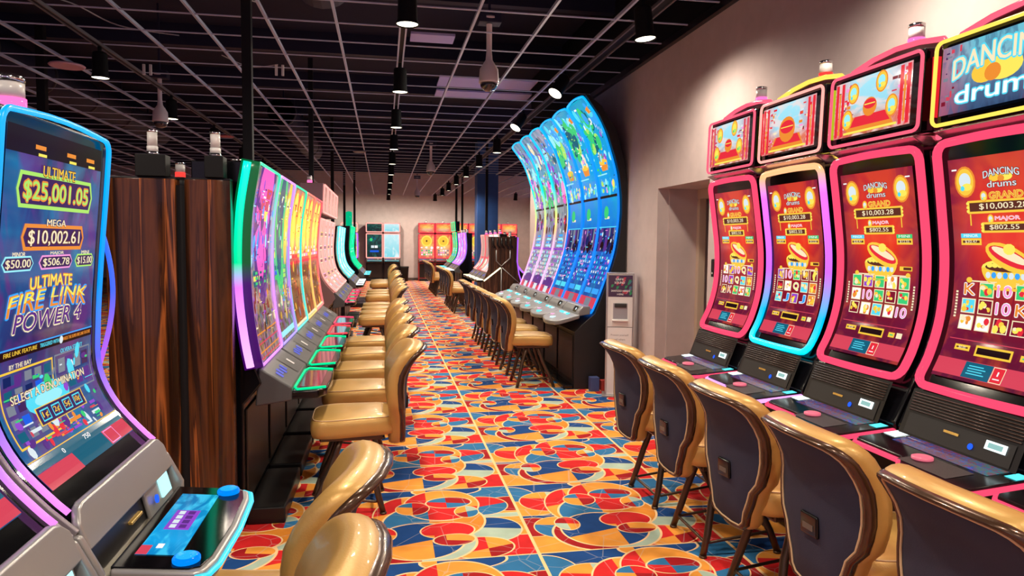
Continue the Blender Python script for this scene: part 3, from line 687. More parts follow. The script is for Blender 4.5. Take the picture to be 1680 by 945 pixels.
SCR_DRUM = screen_mat('screen_red_festive', [(0, (.10, .004, .03)), (.2, (.16, .004, .03)), (.45, (.42, .008, .012)), (.62, (.85, .035, .012)), (.85, (.72, .03, .02)), (1, (.5, .02, .03))], edge=(.16, .006, .045), speck=[(.9, .1, .02)], scale=3, amount=.35, es=1.)
SCR_SKY = screen_mat('screen_palace_day', [(0, (.55, .12, .06)), (.25, (.8, .25, .12)), (.5, (.35, .75, .9)), (1, (.4, .85, 1))], edge=(.85, .12, .14), speck=[(1, .75, .7)], scale=5, amount=.7, es=1.)
SCR_DUSK = screen_mat('screen_teal_hall', [(0, (.03, .06, .14)), (.3, (.10, .16, .3)), (.7, (.22, .5, .62)), (1, (.15, .55, .7))], edge=(.5, .12, .2), speck=[(.05, .12, .25)], scale=5, amount=.6, stretch=(3, .6, 1), es=1.)
def drum_machine(yc, i, label):
    o = thing('slot_machine', label, 'slot machine', (2.45, yc, 0), PI, 'red drum game machines')
    L = lambda X: 2.45-X
    fr = [None, None, None, None, None]
    nm = glow_z('neon_rainbow_frame', [(0, (0, .75, 1)), (.22, (0, .45, 1)), (.45, (.55, .12, 1)), (.85, (.75, .15, .9)), (.97, (1, .45, .2))], 1.05, 2.12, 1.4) if i == 1 else N_PINK
    # body
    prof = [(L(2.73), 0), (L(2.34), 0), (L(2.34), .80), (L(2.22), .86), (L(2.21), .90), (L(2.30), 1.09), (L(2.38), 1.2), (L(2.43), 1.36), (L(2.44), 1.62), (L(2.38), 2.14), (L(2.73), 2.14)]
    MB().prism_y(prof, -.343, .343).build('cabinet', BLACK, o, bevel=.012)
    boxes('base_door', [(L(2.34)-.001, L(2.325), -.30, .30, .06, .74)], SATIN, o, .006)
    pr = [(L(2.26), 1.09), (L(2.325), 1.22), (L(2.37), 1.40), (L(2.375), 1.62), (L(2.345), 1.86), (L(2.305), 2.11)]
    S = Surf(pr, -.30, .30)
    b = MB(); S.grid(b, -.02, 1.02, -.015, 1.01, -.012, None, 28); b.build('screen_bezel', BEZEL, o, True)
    I = Surf([S.at(0, v, 0)[::2] for v in [.055+.875*k/10 for k in range(11)]], -.25, .25)
    b = MB(); I.grid(b, 0, 1, 0, 1, 0, None, 30, 4); sc = b.build('screen', SCR_DRUM, o, True)
    b = MB(); drum_art(I, b, random.Random(40+i)); b.build('screen_artwork', None, sc)
    MB().tube(S.loop(.0, 1., .0, 1., .004,   .09, arch=.006), .018, seg=8, closed=True).build('neon_frame', nm, o, True)
    # chrome edge beside the tube
    for s in (-.03, 1.03): MB().tube([S.at(s+(.014 if s > 1 else -.014), .02+.96*k/20, -.04) for k in range(21)], .009, seg=6).build('side_rail', CHROME if 0 else BLACK, o, True)
    # grille and note panel on the sloping console
    K = Surf([(L(2.175), .885), (L(2.245), 1.07)], -.285, .285)
    b = MB(); K.grid(b, 0, 1, 0, 1, .004, None, 2); b.build('console_panel', SATIN, o)
    b = MB()
    for j in range(7):
        v = .55+.062*j
        b.tube([K.at(.03, v, .006), K.at(.97, v, .006)], .0035, seg=5)
    b.build('speaker_grille', mat('grille_bronze', (.05, .028, .022), .35, .5), o, True)
    b = MB(); K.rect(b, .5, .26, .9, .44, .007, None); val = b.build('bill_validator', mat('validator_black', (.012, .012, .014), .4), o)
    b = MB(); K.rect(b, .46, .33, .13, .05, .010, None); b.build('bill_slot', mat('slot_gold', (.7, .45, .12), .25, .7), val)
    b = MB(); K.ell(b, .64, .2, .022, .010, None); b.build('blue_light', glow('blue_led', (.02, .12, 1), 1.2), val)
    b = MB(); K.rect(b, .82, .34, .16, .17, .010, None); b.build('ticket_bezel', N_WHITE, val)
    b = MB(); K.rect(b, .82, .34, .11, .10, .0125, None); b.build('ticket_slot', mat('ticket_grey', (.2, .35, .38), .3, emit=(.1, .35, .38), es=.7), val)
    # button deck: stepped front, lit pink edge
    DZ = .885
    out = [(L(2.24), -.32), (L(2.01), -.32), (L(1.985), -.30), (L(1.985), -.04), (L(1.95), .0), (L(1.915), .04), (L(1.895), .24), (L(1.915), .30), (L(1.97), .325), (L(2.24), .325)]
    lean = lambda x, y: -.09*(x-L(2.24))
    MB().prism_z(out, DZ-.035, DZ, lean=lean).build('button_deck', BLACK, o, bevel=.005)
    MB().tube([(x, y, DZ-.018+lean(x, y)) for x, y in [(out[0][0], out[0][1]-.004)]+[(x+(.008 if 0 < k < 9 else 0), y+(.006 if k > 6 else -.004 if k < 3 else 0)) for k, (x, y) in enumerate(out)][1:]], .011, seg=7).build('deck_trim', nm if i != 1 else N_LILAC, o, True)
    def patch(x0, x1, y0, y1, dz, m, name, par=o, nm_=None):
        b2 = MB(); b2.add([(x, y, DZ+dz+lean(x, y)) for x, y in ((x0, y0), (x1, y0), (x1, y1), (x0, y1))], [(0, 1, 2, 3)]); b2.uv[0] = [(0, 0), (1, 0), (1, 1), (0, 1)]; return b2.build(name, m, par)
    patch(L(2.20), L(2.09), -.22, .25, .002, screen_mat('deck_picture', [(0, (.03, .07, .22)), (.5, (.16, .06, .12)), (1, (.02, .25, .25))], speck=[(.03, .12, .5), (.3, .05, .06)], scale=9, amount=.8, es=.75, stretch=(.6, 2, 1)), 'deck_screen')
    patch(L(2.07), L(1.95), -.02, .22, .0015, mat('deck_mesh', (.03, .028, .03), .5, bump=(220, .8)), 'deck_grip')
    MB().lathe([(.0, 0), (.038, 0), (.038, .009), (.03, .012), (0, .012)], (L(2.02), .03, DZ-.015), 20).build('play_button', mat('play_button_pink', (.3, .05, .08), .3, emit=(1, .2, .3), es=.6), o, True)
    patch(L(2.2), L(2.12), -.31, -.24, .002, N_WHITE, 'deck_light'); patch(L(2.2), L(2.14), .27, .32, .002, N_AQUA, 'deck_light')
    # upper display
    T = Surf([(L(2.29), 2.185), (L(2.30), 2.53)], -.31, .31, 8)
    MB().prism_y([(L(2.30), 2.175), (L(2.31), 2.54), (L(2.42), 2.55), (L(2.42), 2.18)], -.305, .305).build('upper_display', BEZEL, o, bevel=.01)
    up = o.children[-1] if False else [c for c in o.children if c.name.startswith('upper_display')][-1]
    b = MB(); T.grid(b, .07, .93, .1, .9, .012, None, 4, 4, True); ds = b.build('display_screen', SCR_DUSK if i >= 3 else SCR_SKY, up)
    b = MB(); V = T; e = .0135
    if i >= 3:
        rq = random.Random(309); [V.rect(b, rq.choice([rq.uniform(.10, .22), rq.uniform(.78, .9)]), rq.uniform(.2, .85), rq.uniform(.01, .04), rq.uniform(.01, .08), e-.0012+.00001*q_, G[rq.choice(['rose', 'grey', 'teal', 'plum', 'maroon'])]) for q_ in range(40)]
        V.text2(b, 'DANCING', .52, .70, .70, .24, e, G['cream'], G['cyan'], arc=.10); V.ell(b, .42, .5, .1, e, G['gold'], .7); V.ell(b, .56, .5, .13, e, G['yellow'], .6); V.ell(b, .48, .47, .06, e+.0005, G['orange'], .9)
        V.text2(b, 'drums', .52, .30, .64, .20, e, G['white'], G['cyan'])
    else:
        rq = random.Random(300+i); [V.rect(b, rq.choice([rq.uniform(.10, .3), rq.uniform(.7, .9)]), rq.uniform(.2, .85), rq.uniform(.015, .06), rq.uniform(.01, .05), e-.0008+.00001*q_, G[rq.choice(['rose', 'orange', 'cream', 'pink', 'silver', 'maroon', 'red'])]) for q_ in range(60)]
        for u in (.1, .17, .83, .9): V.rect(b, u, .5, .035, .76, e, G['red' if i else 'rose'])
        for u in (.135, .865): V.rect(b, u, .45, .02, .6, e, G['orange'])
        V.poly(b, [(.22, .13), (.78, .13), (.70, .36), (.30, .36)], e+.0004, G['orange']); V.poly(b, [(.27, .22), (.73, .22), (.67, .36), (.33, .36)], e+.0007, G['red']); V.rect(b, .5, .15, .6, .03, e+.0008, G['yellow'])
        V.ell(b, .5, .46, .13 if i == 1 else .08, e+.001, G['orange'], .9); V.ell(b, .5, .50, .11 if i == 1 else .07, e+.0014, G['red'], .55); V.rect(b, .5, .50, .2 if i == 1 else .12, .015, e+.0018, G['yellow'])
        if i != 1:
            for cu, cv in ((.30, .70), (.62, .76), (.24, .34), (.74, .40)): medal(V, b, cu, cv, .055, e+.001, *(('lime', 'yellow', 'green') if i == 0 else ('yellow', 'aqua', 'cyan')))
    b.build('display_artwork', None, ds)
    FP = glow('neon_front_pink', (1, .12, .2), 1.2)
    MB().tube(T.loop(.0, 1., 0, 1., .006, .05, n=6), .008, seg=7, closed=True).build('display_frame', [FP, N_SALMON, FP, N_YELLOW, FP][i], up, True)
    # the rear hood, with an arched top and light round its edge
    hood = [(-.328, 2.20), (-.30, 2.16), (.30, 2.16), (.328, 2.20), (.328, 2.56), (.30, 2.585), (.15, 2.61), (0, 2.617), (-.15, 2.605), (-.30, 2.575), (-.328, 2.55)]
    b = MB(); n = len(hood); b.loft([[(x, y, z) for y, z in hood] for x in (L(2.66), L(2.41))]); b.build('display_hood', mat('hood_red', (.12, .012, .02), .15, coat=.8), o, bevel=.006)
    MB().tube([(L(2.405), y, z) for y, z in hood], .013, seg=7, closed=True).build('hood_light', N_YELLOW if i in (1,) else FP, o, True)
    for s in (-1, 1):
        boxes('side_light', [(L(2.40), L(2.34), s*.32-.008, s*.32+.008, 2.24, 2.50)], glow('side_red', (.9, .02, .03), .9) if i != 1 else glow('side_lime', (.55, .6, .02), .9), o, .004)
    b = MB(); b.prism_y([(L(2.30), 2.17), (L(2.27), 2.16), (L(2.34), 2.125), (L(2.44), 2.12), (L(2.44), 2.17)], -.29, .29); b.build('lower_visor', mat('visor_chrome', (.6, .5, .52), .2, .8), o, bevel=.006)
    for s in (-1, 1): boxes('visor_light', [(L(2.335), L(2.325), s*.08-.065, s*.08+.065, 2.128, 2.142)], FP if i else N_YELLOW, o, .003)
    candle(o, L(2.50), .02, 2.605, CB_PINK if i != 1 else CB_RED, .85, 1)
    return o
for i, (yc, lb) in enumerate([(4.435, 'farthest red drum-game slot machine, nearest the door, with small gold medallions on top'), (3.735, 'red drum-game slot machine framed in purple and cyan light, pot on its top screen'), (3.035, 'red drum-game slot machine with pink frame and four round medallions on top screen'), (2.335, 'red drum-game slot machine whose top screen shows big title letters, at the right edge'), (1.635, 'red drum-game slot machine cut off beyond the right picture edge')]): drum_machine(yc, i, lb)

# ------------------------------------------------------------------ fire-game machines, front left
def fire_art(S, b):
    o = .0012
    S.rect(b, .5, .965, 1, .07, o-.0006, G['dark'])
    for u in (.3, .62, .85): S.rect(b, u, .955, .10, .012, o, G['orange']); S.rect(b, u+.02, .935, .08, .008, o, G['yellow'])
    def octo(cu, cv, wu, hv, col, t=.018):
        k = S.W/S.L; c = .055
        P = [(cu-wu/2, cv), (cu-wu/2+c*.5, cv+hv/2), (cu+wu/2-c*.5, cv+hv/2), (cu+wu/2, cv), (cu+wu/2-c*.5, cv-hv/2), (cu-wu/2+c*.5, cv-hv/2)]
        S.poly(b, P, o, G[col]); Q = [(cu+(u-cu)*(1-2*t/wu), cv+(v-cv)*(1-2*t*k/hv)) for u, v in P]; S.poly(b, Q, o+.0005, G['plum'])
    octo(.5, .835, .80, .10, 'lime'); S.text2(b, 'ULTIMATE', .5, .893, .34, .03, o+.001, G['gold'], G['brown']); S.text2(b, '$25,001.05', .5, .832, .68, .058, o+.001, G['lime'], G['orange'], skew=0)
    octo(.5, .705, .66, .075, 'orange'); S.text2(b, 'MEGA', .5, .748, .2, .02, o+.001, G['cream'], G['brown']); S.text2(b, '$10,002.61', .5, .703, .54, .045, o+.001, G['cream'], G['brown'])
    for cu, wu, t, n, c in ((.16, .28, '$50.00', 'MINOR', 'aqua'), (.53, .36, '$506.78', 'MAJOR', 'pink'), (.86, .24, '$15.00', 'MINI', 'lime')):
        octo(cu, .632, wu, .042, c, .008); S.text(b, t, cu, .631, wu*.78, .026, o+.001, G['cream']); S.text(b, n, cu, .658, wu*.4, .012, o+.001, G['cream'])
    S.text2(b, 'ULTIMATE', .5, .578, .44, .034, o, G['yellow'], G['orange'], arc=.006)
    S.text2(b, 'FIRE LINK', .5, .528, .82, .058, o, G['orange'], G['sky'], arc=.012, skew=.03); S.text(b, 'FIRE LINK', .5, .540, .80, .028, o+.0012, G['yellow'], arc=.012, skew=.03)
    S.text2(b, 'POWER 4', .5, .467, .70, .052, o, G['violet'], G['cream'], skew=.04)
    S.rect(b, .5, .402, 1., .004, o, G['sky']); S.rect(b, .5, .386, 1., .024, o-.0003, G['dark'])
    S.text(b, 'FIRE LINK FEATURE', .22, .388, .30, .012, o, G['gold']); S.text(b, 'TRIGGERED WITH', .50, .388, .2, .012, o, G['cyan']); S.text(b, 'AWARDS THE SUPER FIRE LINK FEATURE', .80, .388, .36, .011, o, G['orange']); S.ell(b, .62, .388, .02, o+.001, G['silver'])
    S.frame(b, .28, .235, .50, .215, .010, o, G['gold']); S.frame(b, .76, .28, .42, .13, .008, o, G['grey']); S.text(b, 'BY THE BAY', .22, .352, .2, .013, o, G['cream']); S.text(b, 'OLVERA STREET', .75, .352, .26, .013, o, G['cyan'])
    rn = random.Random(3)
    tiles(S, b, rn, 5, 5, .05, .52, .14, .335, ['violet', 'teal', 'navy', 'blue', 'grey', 'plum'], .001, fill=.7); tiles(S, b, rn, 4, 2, .58, .95, .225, .335, ['violet', 'grey', 'plum', 'teal'], .001, fill=.8); fine(S, b, rn, 46, .12, .34, ['purple', 'cyan', 'grey', 'violet', 'blue', 'green', 'silver', 'orange'], .0012)
    S.text2(b, 'SELECT A DENOMINATION', .48, .262, .76, .024, o+.0016, G['cream'], G['brown'])
    S.ell(b, .44, .232, .22, o+.0008, G['cyan'], .36); S.ell(b, .44, .232, .14, o+.0012, G['aqua'], .25)
    S.rect(b, .52, .188, .50, .055, o+.0014, G['gold']); S.rect(b, .52, .188, .48, .05, o+.0018, G['plum'])
    for j, t in enumerate(('1¢', '2¢', '5¢', '10¢')): S.frame(b, .345+.115*j, .188, .085, .036, .007, o+.0022, G['cyan']); S.text(b, t, .345+.115*j, .188, .055, .022, o+.0022, G['gold'])
    fine(S, b, rn, 40, .10, .16, ['red', 'green', 'violet', 'silver', 'orange', 'grey', 'rose', 'purple'], .0012)
    S.rect(b, .5, .072, 1, .032, o, G['teal']); S.text(b, '0', .3, .072, .022, .016, o+.0006, G['white']); S.text(b, '750', .56, .072, .07, .016, o+.0006, G['white']); S.rect(b, .5, .0915, 1, .003, o+.0006, G['gold'])
    S.rect(b, .17, .026, .34, .055, o, G['rose']); S.rect(b, .85, .030, .30, .055, o, G['rose']); S.rect(b, .53, .028, .38, .055, o-.0002, G['teal']); S.frame(b, .77, .030, .12, .05, .006, o+.0005, G['pink'])
SCR_FIRE = screen_mat('screen_bay_night', [(0, (.01, .06, .12)), (.2, (.012, .10, .28)), (.42, (.03, .012, .10)), (.6, (.015, .09, .30)), (.8, (.03, .02, .12)), (1, (.02, .02, .10))], edge=(.015, .05, .22), speck=[(.01, .22, .42), (.14, .02, .2)], scale=2.6, amount=.7, es=1.)
def fire_machine(yc, i, label):
    o = thing('slot_machine', label, 'slot machine', (-.9, yc, 0), 0, 'fire game machines')
    L = lambda X: X+.9
    prof = [(L(-1.25), 0), (L(-.80), 0), (L(-.76), .86), (L(-.66), .90), (L(-.70), 1.06), (L(-.78), 1.13), (L(-.86), 1.24), (L(-.90), 1.38), (L(-.875), 1.7), (L(-.86), 1.95), (L(-1.25), 1.95)]
    MB().prism_y(prof, -.292, .292).build('cabinet', BLACK, o, bevel=.012)
    pr = [(L(-.655), 1.055), (L(-.715), 1.115), (L(-.785), 1.205), (L(-.825), 1.31), (L(-.825), 1.44), (L(-.812), 1.62), (L(-.795), 1.80), (L(-.782), 1.95)]
    S = Surf(pr, -.285, .285, 34)
    b = MB(); S.grid(b, 0, 1, 0, 1, -.008, None, 34); b.build('screen_bezel', BEZEL, o, True)
    I = Surf([S.at(0, v, 0)[::2] for v in [.10+.875*k/12 for k in range(13)]], -.254, .254, 34)
    b = MB(); I.grid(b, 0, 1, 0, 1, 0, None, 34, 4); sc = b.build('screen', SCR_FIRE, o, True)
    b = MB(); fire_art(I, b); b.build('screen_artwork', None, sc)
    nm = glow_z('neon_blue_violet', [(0, (.9, .25, .8)), (.12, (.75, .25, .95)), (.32, (.12, .12, 1)), (.55, (0, .28, 1)), (1, (0, .42, 1))], 1.05, 1.95, 1.25)
    lp = S.loop(-.005, 1.005, 0, 1.005, .006, .06, n=30, arch=.012)
    MB().tube(lp[58:]+lp[:45], .0072, seg=8).build('neon_frame', nm, o, True)
    # casing strips following both sides of the screen
    for s in (-1, 1):
        sr = MB(); 
        rings = []
        for k in range(26):
            v = -.01+1.0*k/25; u = .5+s*.525
            a = S.at(u, v, .0); q = S.at(u+s*.022, v, -.0); c = S.at(u+s*.022, v, -.06); d_ = S.at(u, v, -.06)
            rings.append([a, q, c, d_])
        sr.loft(rings); sr.build('side_casing', mat('casing_mauve', (.34, .30, .33), .3, .4), o, bevel=.004)
    if i == 0: MB().tube([(L(-.845)+.050*math.sin(PI*k/20), .338, 1.28+.50*k/20) for k in range(21)], .007, seg=6).build('rear_light', glow_z('neon_side_blue', [(0, (.5, .1, .9)), (.45, (.05, .12, 1)), (1, (0, .15, 1))], 1.3, 1.8, 1.3), o, True)
    boxes('rear_fin', [(L(-1.2), L(-.86), .305, .325, .95, 1.92)], MATTE, o, .01)
    # silver apron, with bill slot and ticket light below
    A = [(-.30, 1.000), (.30, 1.000), (.30, 1.065), (.275, 1.088), (.25, 1.095), (-.25, 1.095), (-.275, 1.088), (-.30, 1.06)]
    b = MB(); b.loft([[(L(-.662)+dx-.35*(z-1.04), y, z) for y, z in A] for dx in (.0, .02)]); b.build('silver_apron', SILVER, o, bevel=.006)
    b = MB(); b.prism_y([(L(-.70), .90), (L(-.63), .90), (L(-.655), 1.005), (L(-.70), 1.005)], -.285, .285); val = b.build('bill_validator', SATIN, o, bevel=.004)
    b = MB(); b.prism_y([(L(-.632), .915), (L(-.620), .915), (L(-.642), 1.0), (L(-.655), 1.0)], .08, .28); b.build('validator_face', SILVER, val, bevel=.004)
    b = MB(); b.prism_y([(L(-.66), .950), (L(-.632), .950), (L(-.634), .958), (L(-.66), .958)], -.035, .045); b.build('bill_slot', mat('slot_gold'), val, bevel=.002)
    b = MB(); b.prism_y([(L(-.63), .94), (L(-.621), .94), (L(-.636), .995), (L(-.645), .995)], .185, .265); b.build('ticket_light', mat('ticket_lit', (.1, .2, .2), .3, emit=(.45, .95, 1), es=1.2), val, bevel=.003)
    b = MB(); b.lathe([(0, 0), (.012, 0), (.012, .004), (0, .004)], (L(-.624), .125, .96), 12, axis=(1, 0, .2)); b.build('blue_light', glow('blue_led', (.02, .12, 1), 1.2), val)
    boxes('console_ledge', [(L(-.66), L(-.60), -.285, .285, .905, .922)], mat('ledge_silver', (.5, .46, .38), .22, .8), o, .004)
    for s in (-1, 1):
        b = MB(); b.prism_y([(L(-.70), .78), (L(-.66), .78), (L(-.60), .85), (L(-.60), .95), (L(-.645), 1.04), (L(-.70), 1.04)], s*.306-.010, s*.306+.010); b.build('side_cheek', SILVER, o, bevel=.008)
    # deck
    DZ = .942; lean = lambda x, y: -.10*(x-L(-.60))
    out = [(L(-.605), -.275), (L(-.43), -.275), (L(-.405), -.26), (L(-.392), -.2), (L(-.385), 0), (L(-.392), .2), (L(-.405), .26), (L(-.43), .275), (L(-.605), .275)]
    MB().prism_z(out, DZ-.04, DZ, lean=lean).build('button_deck', SILVER, o, bevel=.008)
    inn = [(L(-.60)+(x-L(-.60))*.93, y*.955) for x, y in out]
    MB().prism_z(inn, DZ-.004, DZ+.0035, lean=lean).build('deck_glass', BEZEL, o, bevel=.001)
    MB().tube([(x+.006, y*1.012, DZ-.012+lean(x, y)) for x, y in out[1:-1]], .0065, seg=7).build('deck_light', glow_z('neon_deck_cyan', [(0, (0, .6, 1)), (1, (.1, .9, .85))], .895, .945, 1.2), o, True)
    b2 = MB(); b2.add([(x, y, DZ+.005+lean(x, y)) for x, y in ((L(-.575), -.20), (L(-.475), -.20), (L(-.475), .20), (L(-.575), .20))], [(0, 1, 2, 3)]); b2.uv[0] = [(0, 0), (1, 0), (1, 1), (0, 1)]
    ds = b2.build('deck_screen', screen_mat('deck_blue', [(0, (0, .22, .55)), (.2, (.0, .35, .75)), (1, (0, .16, .42))], speck=[(.05, .6, .9)], scale=3, amount=.8, es=1.1), o)
    b2 = MB()
    def q(x0, x1, y0, y1, dz, m): b2.add([(x, y, DZ+.005+dz+lean(x, y)) for x, y in ((L(x0), y0), (L(x1), y0), (L(x1), y1), (L(x0), y1))], [(0, 1, 2, 3)], m)
    q(-.555, -.495, -.055, .075, .0006, G['purple'])
    for k in range(4): q(-.545, -.530, -.045+.03*k, -.022+.03*k, .0012, G['silver']); q(-.522, -.505, -.045+.03*k, -.022+.03*k, .0012, G['violet'])
    q(-.575, -.55, -.20, -.15, .0006, G['rose']); q(-.54, -.525, -.165, -.14, .0008, G['white']); b2.build('deck_artwork', None, ds)
    for y in (-.225, .225):
        bt = MB().lathe([(0, 0), (.031, 0), (.031, .008), (.028, .012), (0, .012)], (L(-.455), y, DZ-.010), 22).build('play_button', glow('button_blue', (0, .25, 1), 1.1), o, True)
        MB().lathe([(0, .0), (.023, .0), (.022, .002), (0, .002)], (L(-.455), y, DZ+.003), 22).build('button_cap', glow('button_sky', (.02, .42, 1), 1.2), bt, True)
    boxes('top_cap', [(L(-1.2), L(-.80), -.285, .285, 1.95, 1.965)], SATIN, o, .005)
    candle(o, L(-.91), .03, 1.965, CB_PINK, .8, .8)
    boxes('foot_box', [(L(-.80), L(-.73), -.24, .24, 0, .12)], SATIN, o, .01)
    return o
fire_machine(1.925, 0, 'slot machine with blue fire-game screen and lit jackpot amounts, at the left edge')
fire_machine(1.285, 1, 'slot machine mostly beyond the bottom left corner, only its red screen corner and deck showing')

# ------------------------------------------------------------------ general curved slot machine for the rows behind
def machine(label, group, loc, rz, width, prof, scr, art, nmat, body=BLACK, deck=(.28, .80), upper=None, cand=CB_PINK, back=.36, trim=.012, seed=0, deckglow=N_AQUA, wood=None, top=None, inset=.02):
    """prof: (x, z) of the screen, local, front +x; deck = (reach, height)"""
    o = thing('slot_machine', label, 'slot machine', loc, rz, group); rn = random.Random(seed)
    w2 = width/2; S = Surf(prof, -w2+inset, w2-inset, 24); xb = prof[0][0]
    z0 = prof[0][1]; zt = prof[-1][1]
    P = [(-back, 0), (xb-.10, 0), (xb-.10, z0-.22), (xb-.0, z0-.10), (xb-.03, z0-.02)]+[S.at(0, k/8, -.03)[::2] for k in range(9)]+[(-back, zt)]
    MB().prism_y(P, -w2, w2).build('cabinet', body, o, bevel=.008)
    b = MB(); S.grid(b, .02, .98, .01, .99, 0, None, 24, 3, True); sc = b.build('screen', scr, o, True)
    if art:
        b = MB(); art(S, b, rn)
        if b.f: b.build('screen_artwork', None, sc)
    MB().tube(S.loop(0, 1, 0, 1, .004, .05, n=20), trim, seg=6, closed=True).build('neon_frame', nmat, o, True)
    # console and deck
    dr, dz = deck
    b = MB(); b.prism_y([(xb-.02, z0-.02), (xb+.0, z0-.02), (xb+dr*.45, dz+.03), (xb+dr*.45, dz-.05), (xb-.04, dz-.08)], -w2+.02, w2-.02); cs = b.build('console', GREY, o, bevel=.012)
    K = Surf([(xb+dr*.45, dz+.03), (xb, z0-.02)], -w2+.02, w2-.02)
    b = MB(); [K.rect(b, .14+.09*q_, .5+.06*(q_ % 2), .06, .26, .003, None) for q_ in range(4)]; b.build('button_row', mat('blue_buttons', (.02, .03, .2), .3, emit=(.02, .06, .6), es=.8), cs)
    b = MB(); K.rect(b, .72, .5, .36, .8, .003, None); b.build('bill_plate', mat('plate_grey', (.09, .09, .095), .3, .3), cs)
    b = MB(); K.rect(b, .72, .5, .05, .3, .006, None); b.build('bill_slot', WHITE, cs)
    out = [(xb+dr*.42, -w2+.03), (xb+dr*.85, -w2+.05), (xb+dr*.97, -w2+.13), (xb+dr, 0), (xb+dr*.97, w2-.13), (xb+dr*.85, w2-.05), (xb+dr*.42, w2-.03)]
    MB().prism_z(out, dz-.045, dz+.005).build('button_deck', BLACK, o, bevel=.01)
    zz = dz+.009
    MB().tube([(xb+dr*.95, -w2+.12, zz), (xb+dr*.52, -w2+.06, zz), (xb+dr*.46, -w2+.14, zz), (xb+dr*.46, w2-.14, zz), (xb+dr*.52, w2-.06, zz), (xb+dr*.95, w2-.12, zz)], .008, seg=6).build('deck_light', deckglow, o, True)
    b = MB(); b.box(xb+dr*.52, xb+dr*.86, -w2+.15, w2-.15, dz+.005, dz+.008); b.build('deck_screen', screen_mat('deck_far', [(0, (.15, .02, .05)), (1, (.02, .15, .2))], speck=[(.5, .02, .04)], scale=9, es=.8), o)
    boxes('foot_rest', [(xb-.10, xb+.12, -w2+.04, w2-.04, 0, .10)], SATIN, o, .01)
    boxes('base_door', [(xb-.101, xb-.088, -w2+.05, w2-.05, .14, z0-.26)], mat('door_dark_wood', (.012, .007, .005), .3), o, .005)
    if upper:
        zu0, zu1, um, uart, unm = upper
        U = Surf([(prof[-1][0]+.03, zu0), (prof[-1][0]+.05, zu1)], -w2+inset, w2-inset, 6)
        b = MB(); b.prism_y([(-back+.1, zu0-.02), (prof[-1][0]+.02, zu0-.02), (prof[-1][0]+.04, zu1+.02), (-back+.1, zu1+.02)], -w2, w2); ub = b.build('upper_display', body, o, bevel=.008)
        b = MB(); U.grid(b, .03, .97, .04, .96, .003, None, 4, 3, True); us = b.build('display_screen', um, ub)
        if uart:
            b = MB(); uart(U, b, rn); b.build('display_artwork', None, us)
        MB().tube(U.loop(0, 1, 0, 1, .006, .05, n=5), trim, seg=6, closed=True).build('display_frame', unm, ub, True)
    zc = (upper[1]+.02) if upper else zt
    if top: top(o, zt)
    if cand: candle(o, -back*.45, 0, zc, cand, .8)
    return o

# --- the row with the long continuous curved screens and the green side light
WOOD = wood_mat('zebra_wood', (.034, .011, .004), (.36, .105, .024), 6, .2)
SC_A = screen_mat('screen_dragon_blue', [(0, (.12, .03, .03)), (.25, (.05, .05, .06)), (.45, (.03, .12, .08)), (.55, (.05, .2, .7)), (.75, (.35, .1, .5)), (1, (.06, .05, .08))], speck=[(.02, .25, .3), (.5, .2, .5), (.5, .3, .1)], scale=7, amount=.75, es=.9)
SC_B = screen_mat('screen_dragon_green', [(0, (.12, .06, .03)), (.3, (.10, .06, .05)), (.5, (.02, .4, .2)), (.8, (.2, .3, .12)), (1, (.05, .05, .06))], speck=[(.0, .5, .25), (.35, .15, .6)], scale=7, amount=.75, es=.9)
SC_C = screen_mat('screen_lion_gold', [(0, (.14, .06, .03)), (.42, (.16, .07, .035)), (.46, (.7, .03, .03)), (.6, (.9, .3, .15)), (.8, (1, .5, .04)), (.92, (.8, .06, .04)), (1, (.12, .05, .04))], edge=None, speck=[(.9, .1, .05), (.3, .15, .06)], scale=5, amount=.6, es=.9)
def art_a(S, b, rn):
    S.ell(b, .5, .80, .36, .001, G['violet'], 2.1); S.ell(b, .5, .80, .30, .0013, G['magenta'], 1.9); tiles(S, b, rn, 2, 3, .28, .78, .72, .90, ['magenta', 'pink', 'yellow', 'rose'], .0018, fill=.9)
    S.poly(b, [(.35, .70), (.70, .70), (.82, .53), (.5, .50), (.3, .56)], .0012, G['purple']); S.poly(b, [(.2, .66), (.38, .70), (.3, .52), (.14, .54)], .0014, G['sky'])
    tiles(S, b, rn, 3, 3, .14, .78, .38, .47, ['green', 'lime', 'teal', 'yellow'], fill=.82); tiles(S, b, rn, 3, 3, .18, .74, .385, .465, ['teal', 'navy', 'green'], .0018, fill=.5)
    fine(S, b, rn, 60, .50, .93, ['sky', 'blue', 'pink', 'purple', 'aqua', 'white', 'violet']); fine(S, b, rn, 50, .12, .36, ['cream', 'purple', 'brown', 'grey', 'orange', 'maroon', 'cyan']); S.frame(b, .5, .10, .9, .10, .010, .0012, G['orange']); S.frame(b, .5, .06, .9, .08, .010, .0012, G['rose'])
def art_b(S, b, rn):
    S.ell(b, .38, .72, .26, .001, G['green'], 2.6, rot=.15); S.ell(b, .36, .72, .18, .0014, G['teal'], 2.6, rot=.15); S.ell(b, .78, .75, .13, .0012, G['gold'], 3.2); S.ell(b, .78, .75, .08, .0016, G['yellow'], 3.)
    tiles(S, b, rn, 3, 3, .12, .8, .38, .47, ['blue', 'green', 'teal', 'lime'], fill=.8)
    fine(S, b, rn, 50, .50, .94, ['green', 'lime', 'teal', 'yellow', 'white', 'aqua']); fine(S, b, rn, 60, .10, .36, ['cream', 'gold', 'sky', 'purple', 'brown', 'grey', 'maroon']); S.rect(b, .5, .05, .8, .035, .0012, G['aqua'])
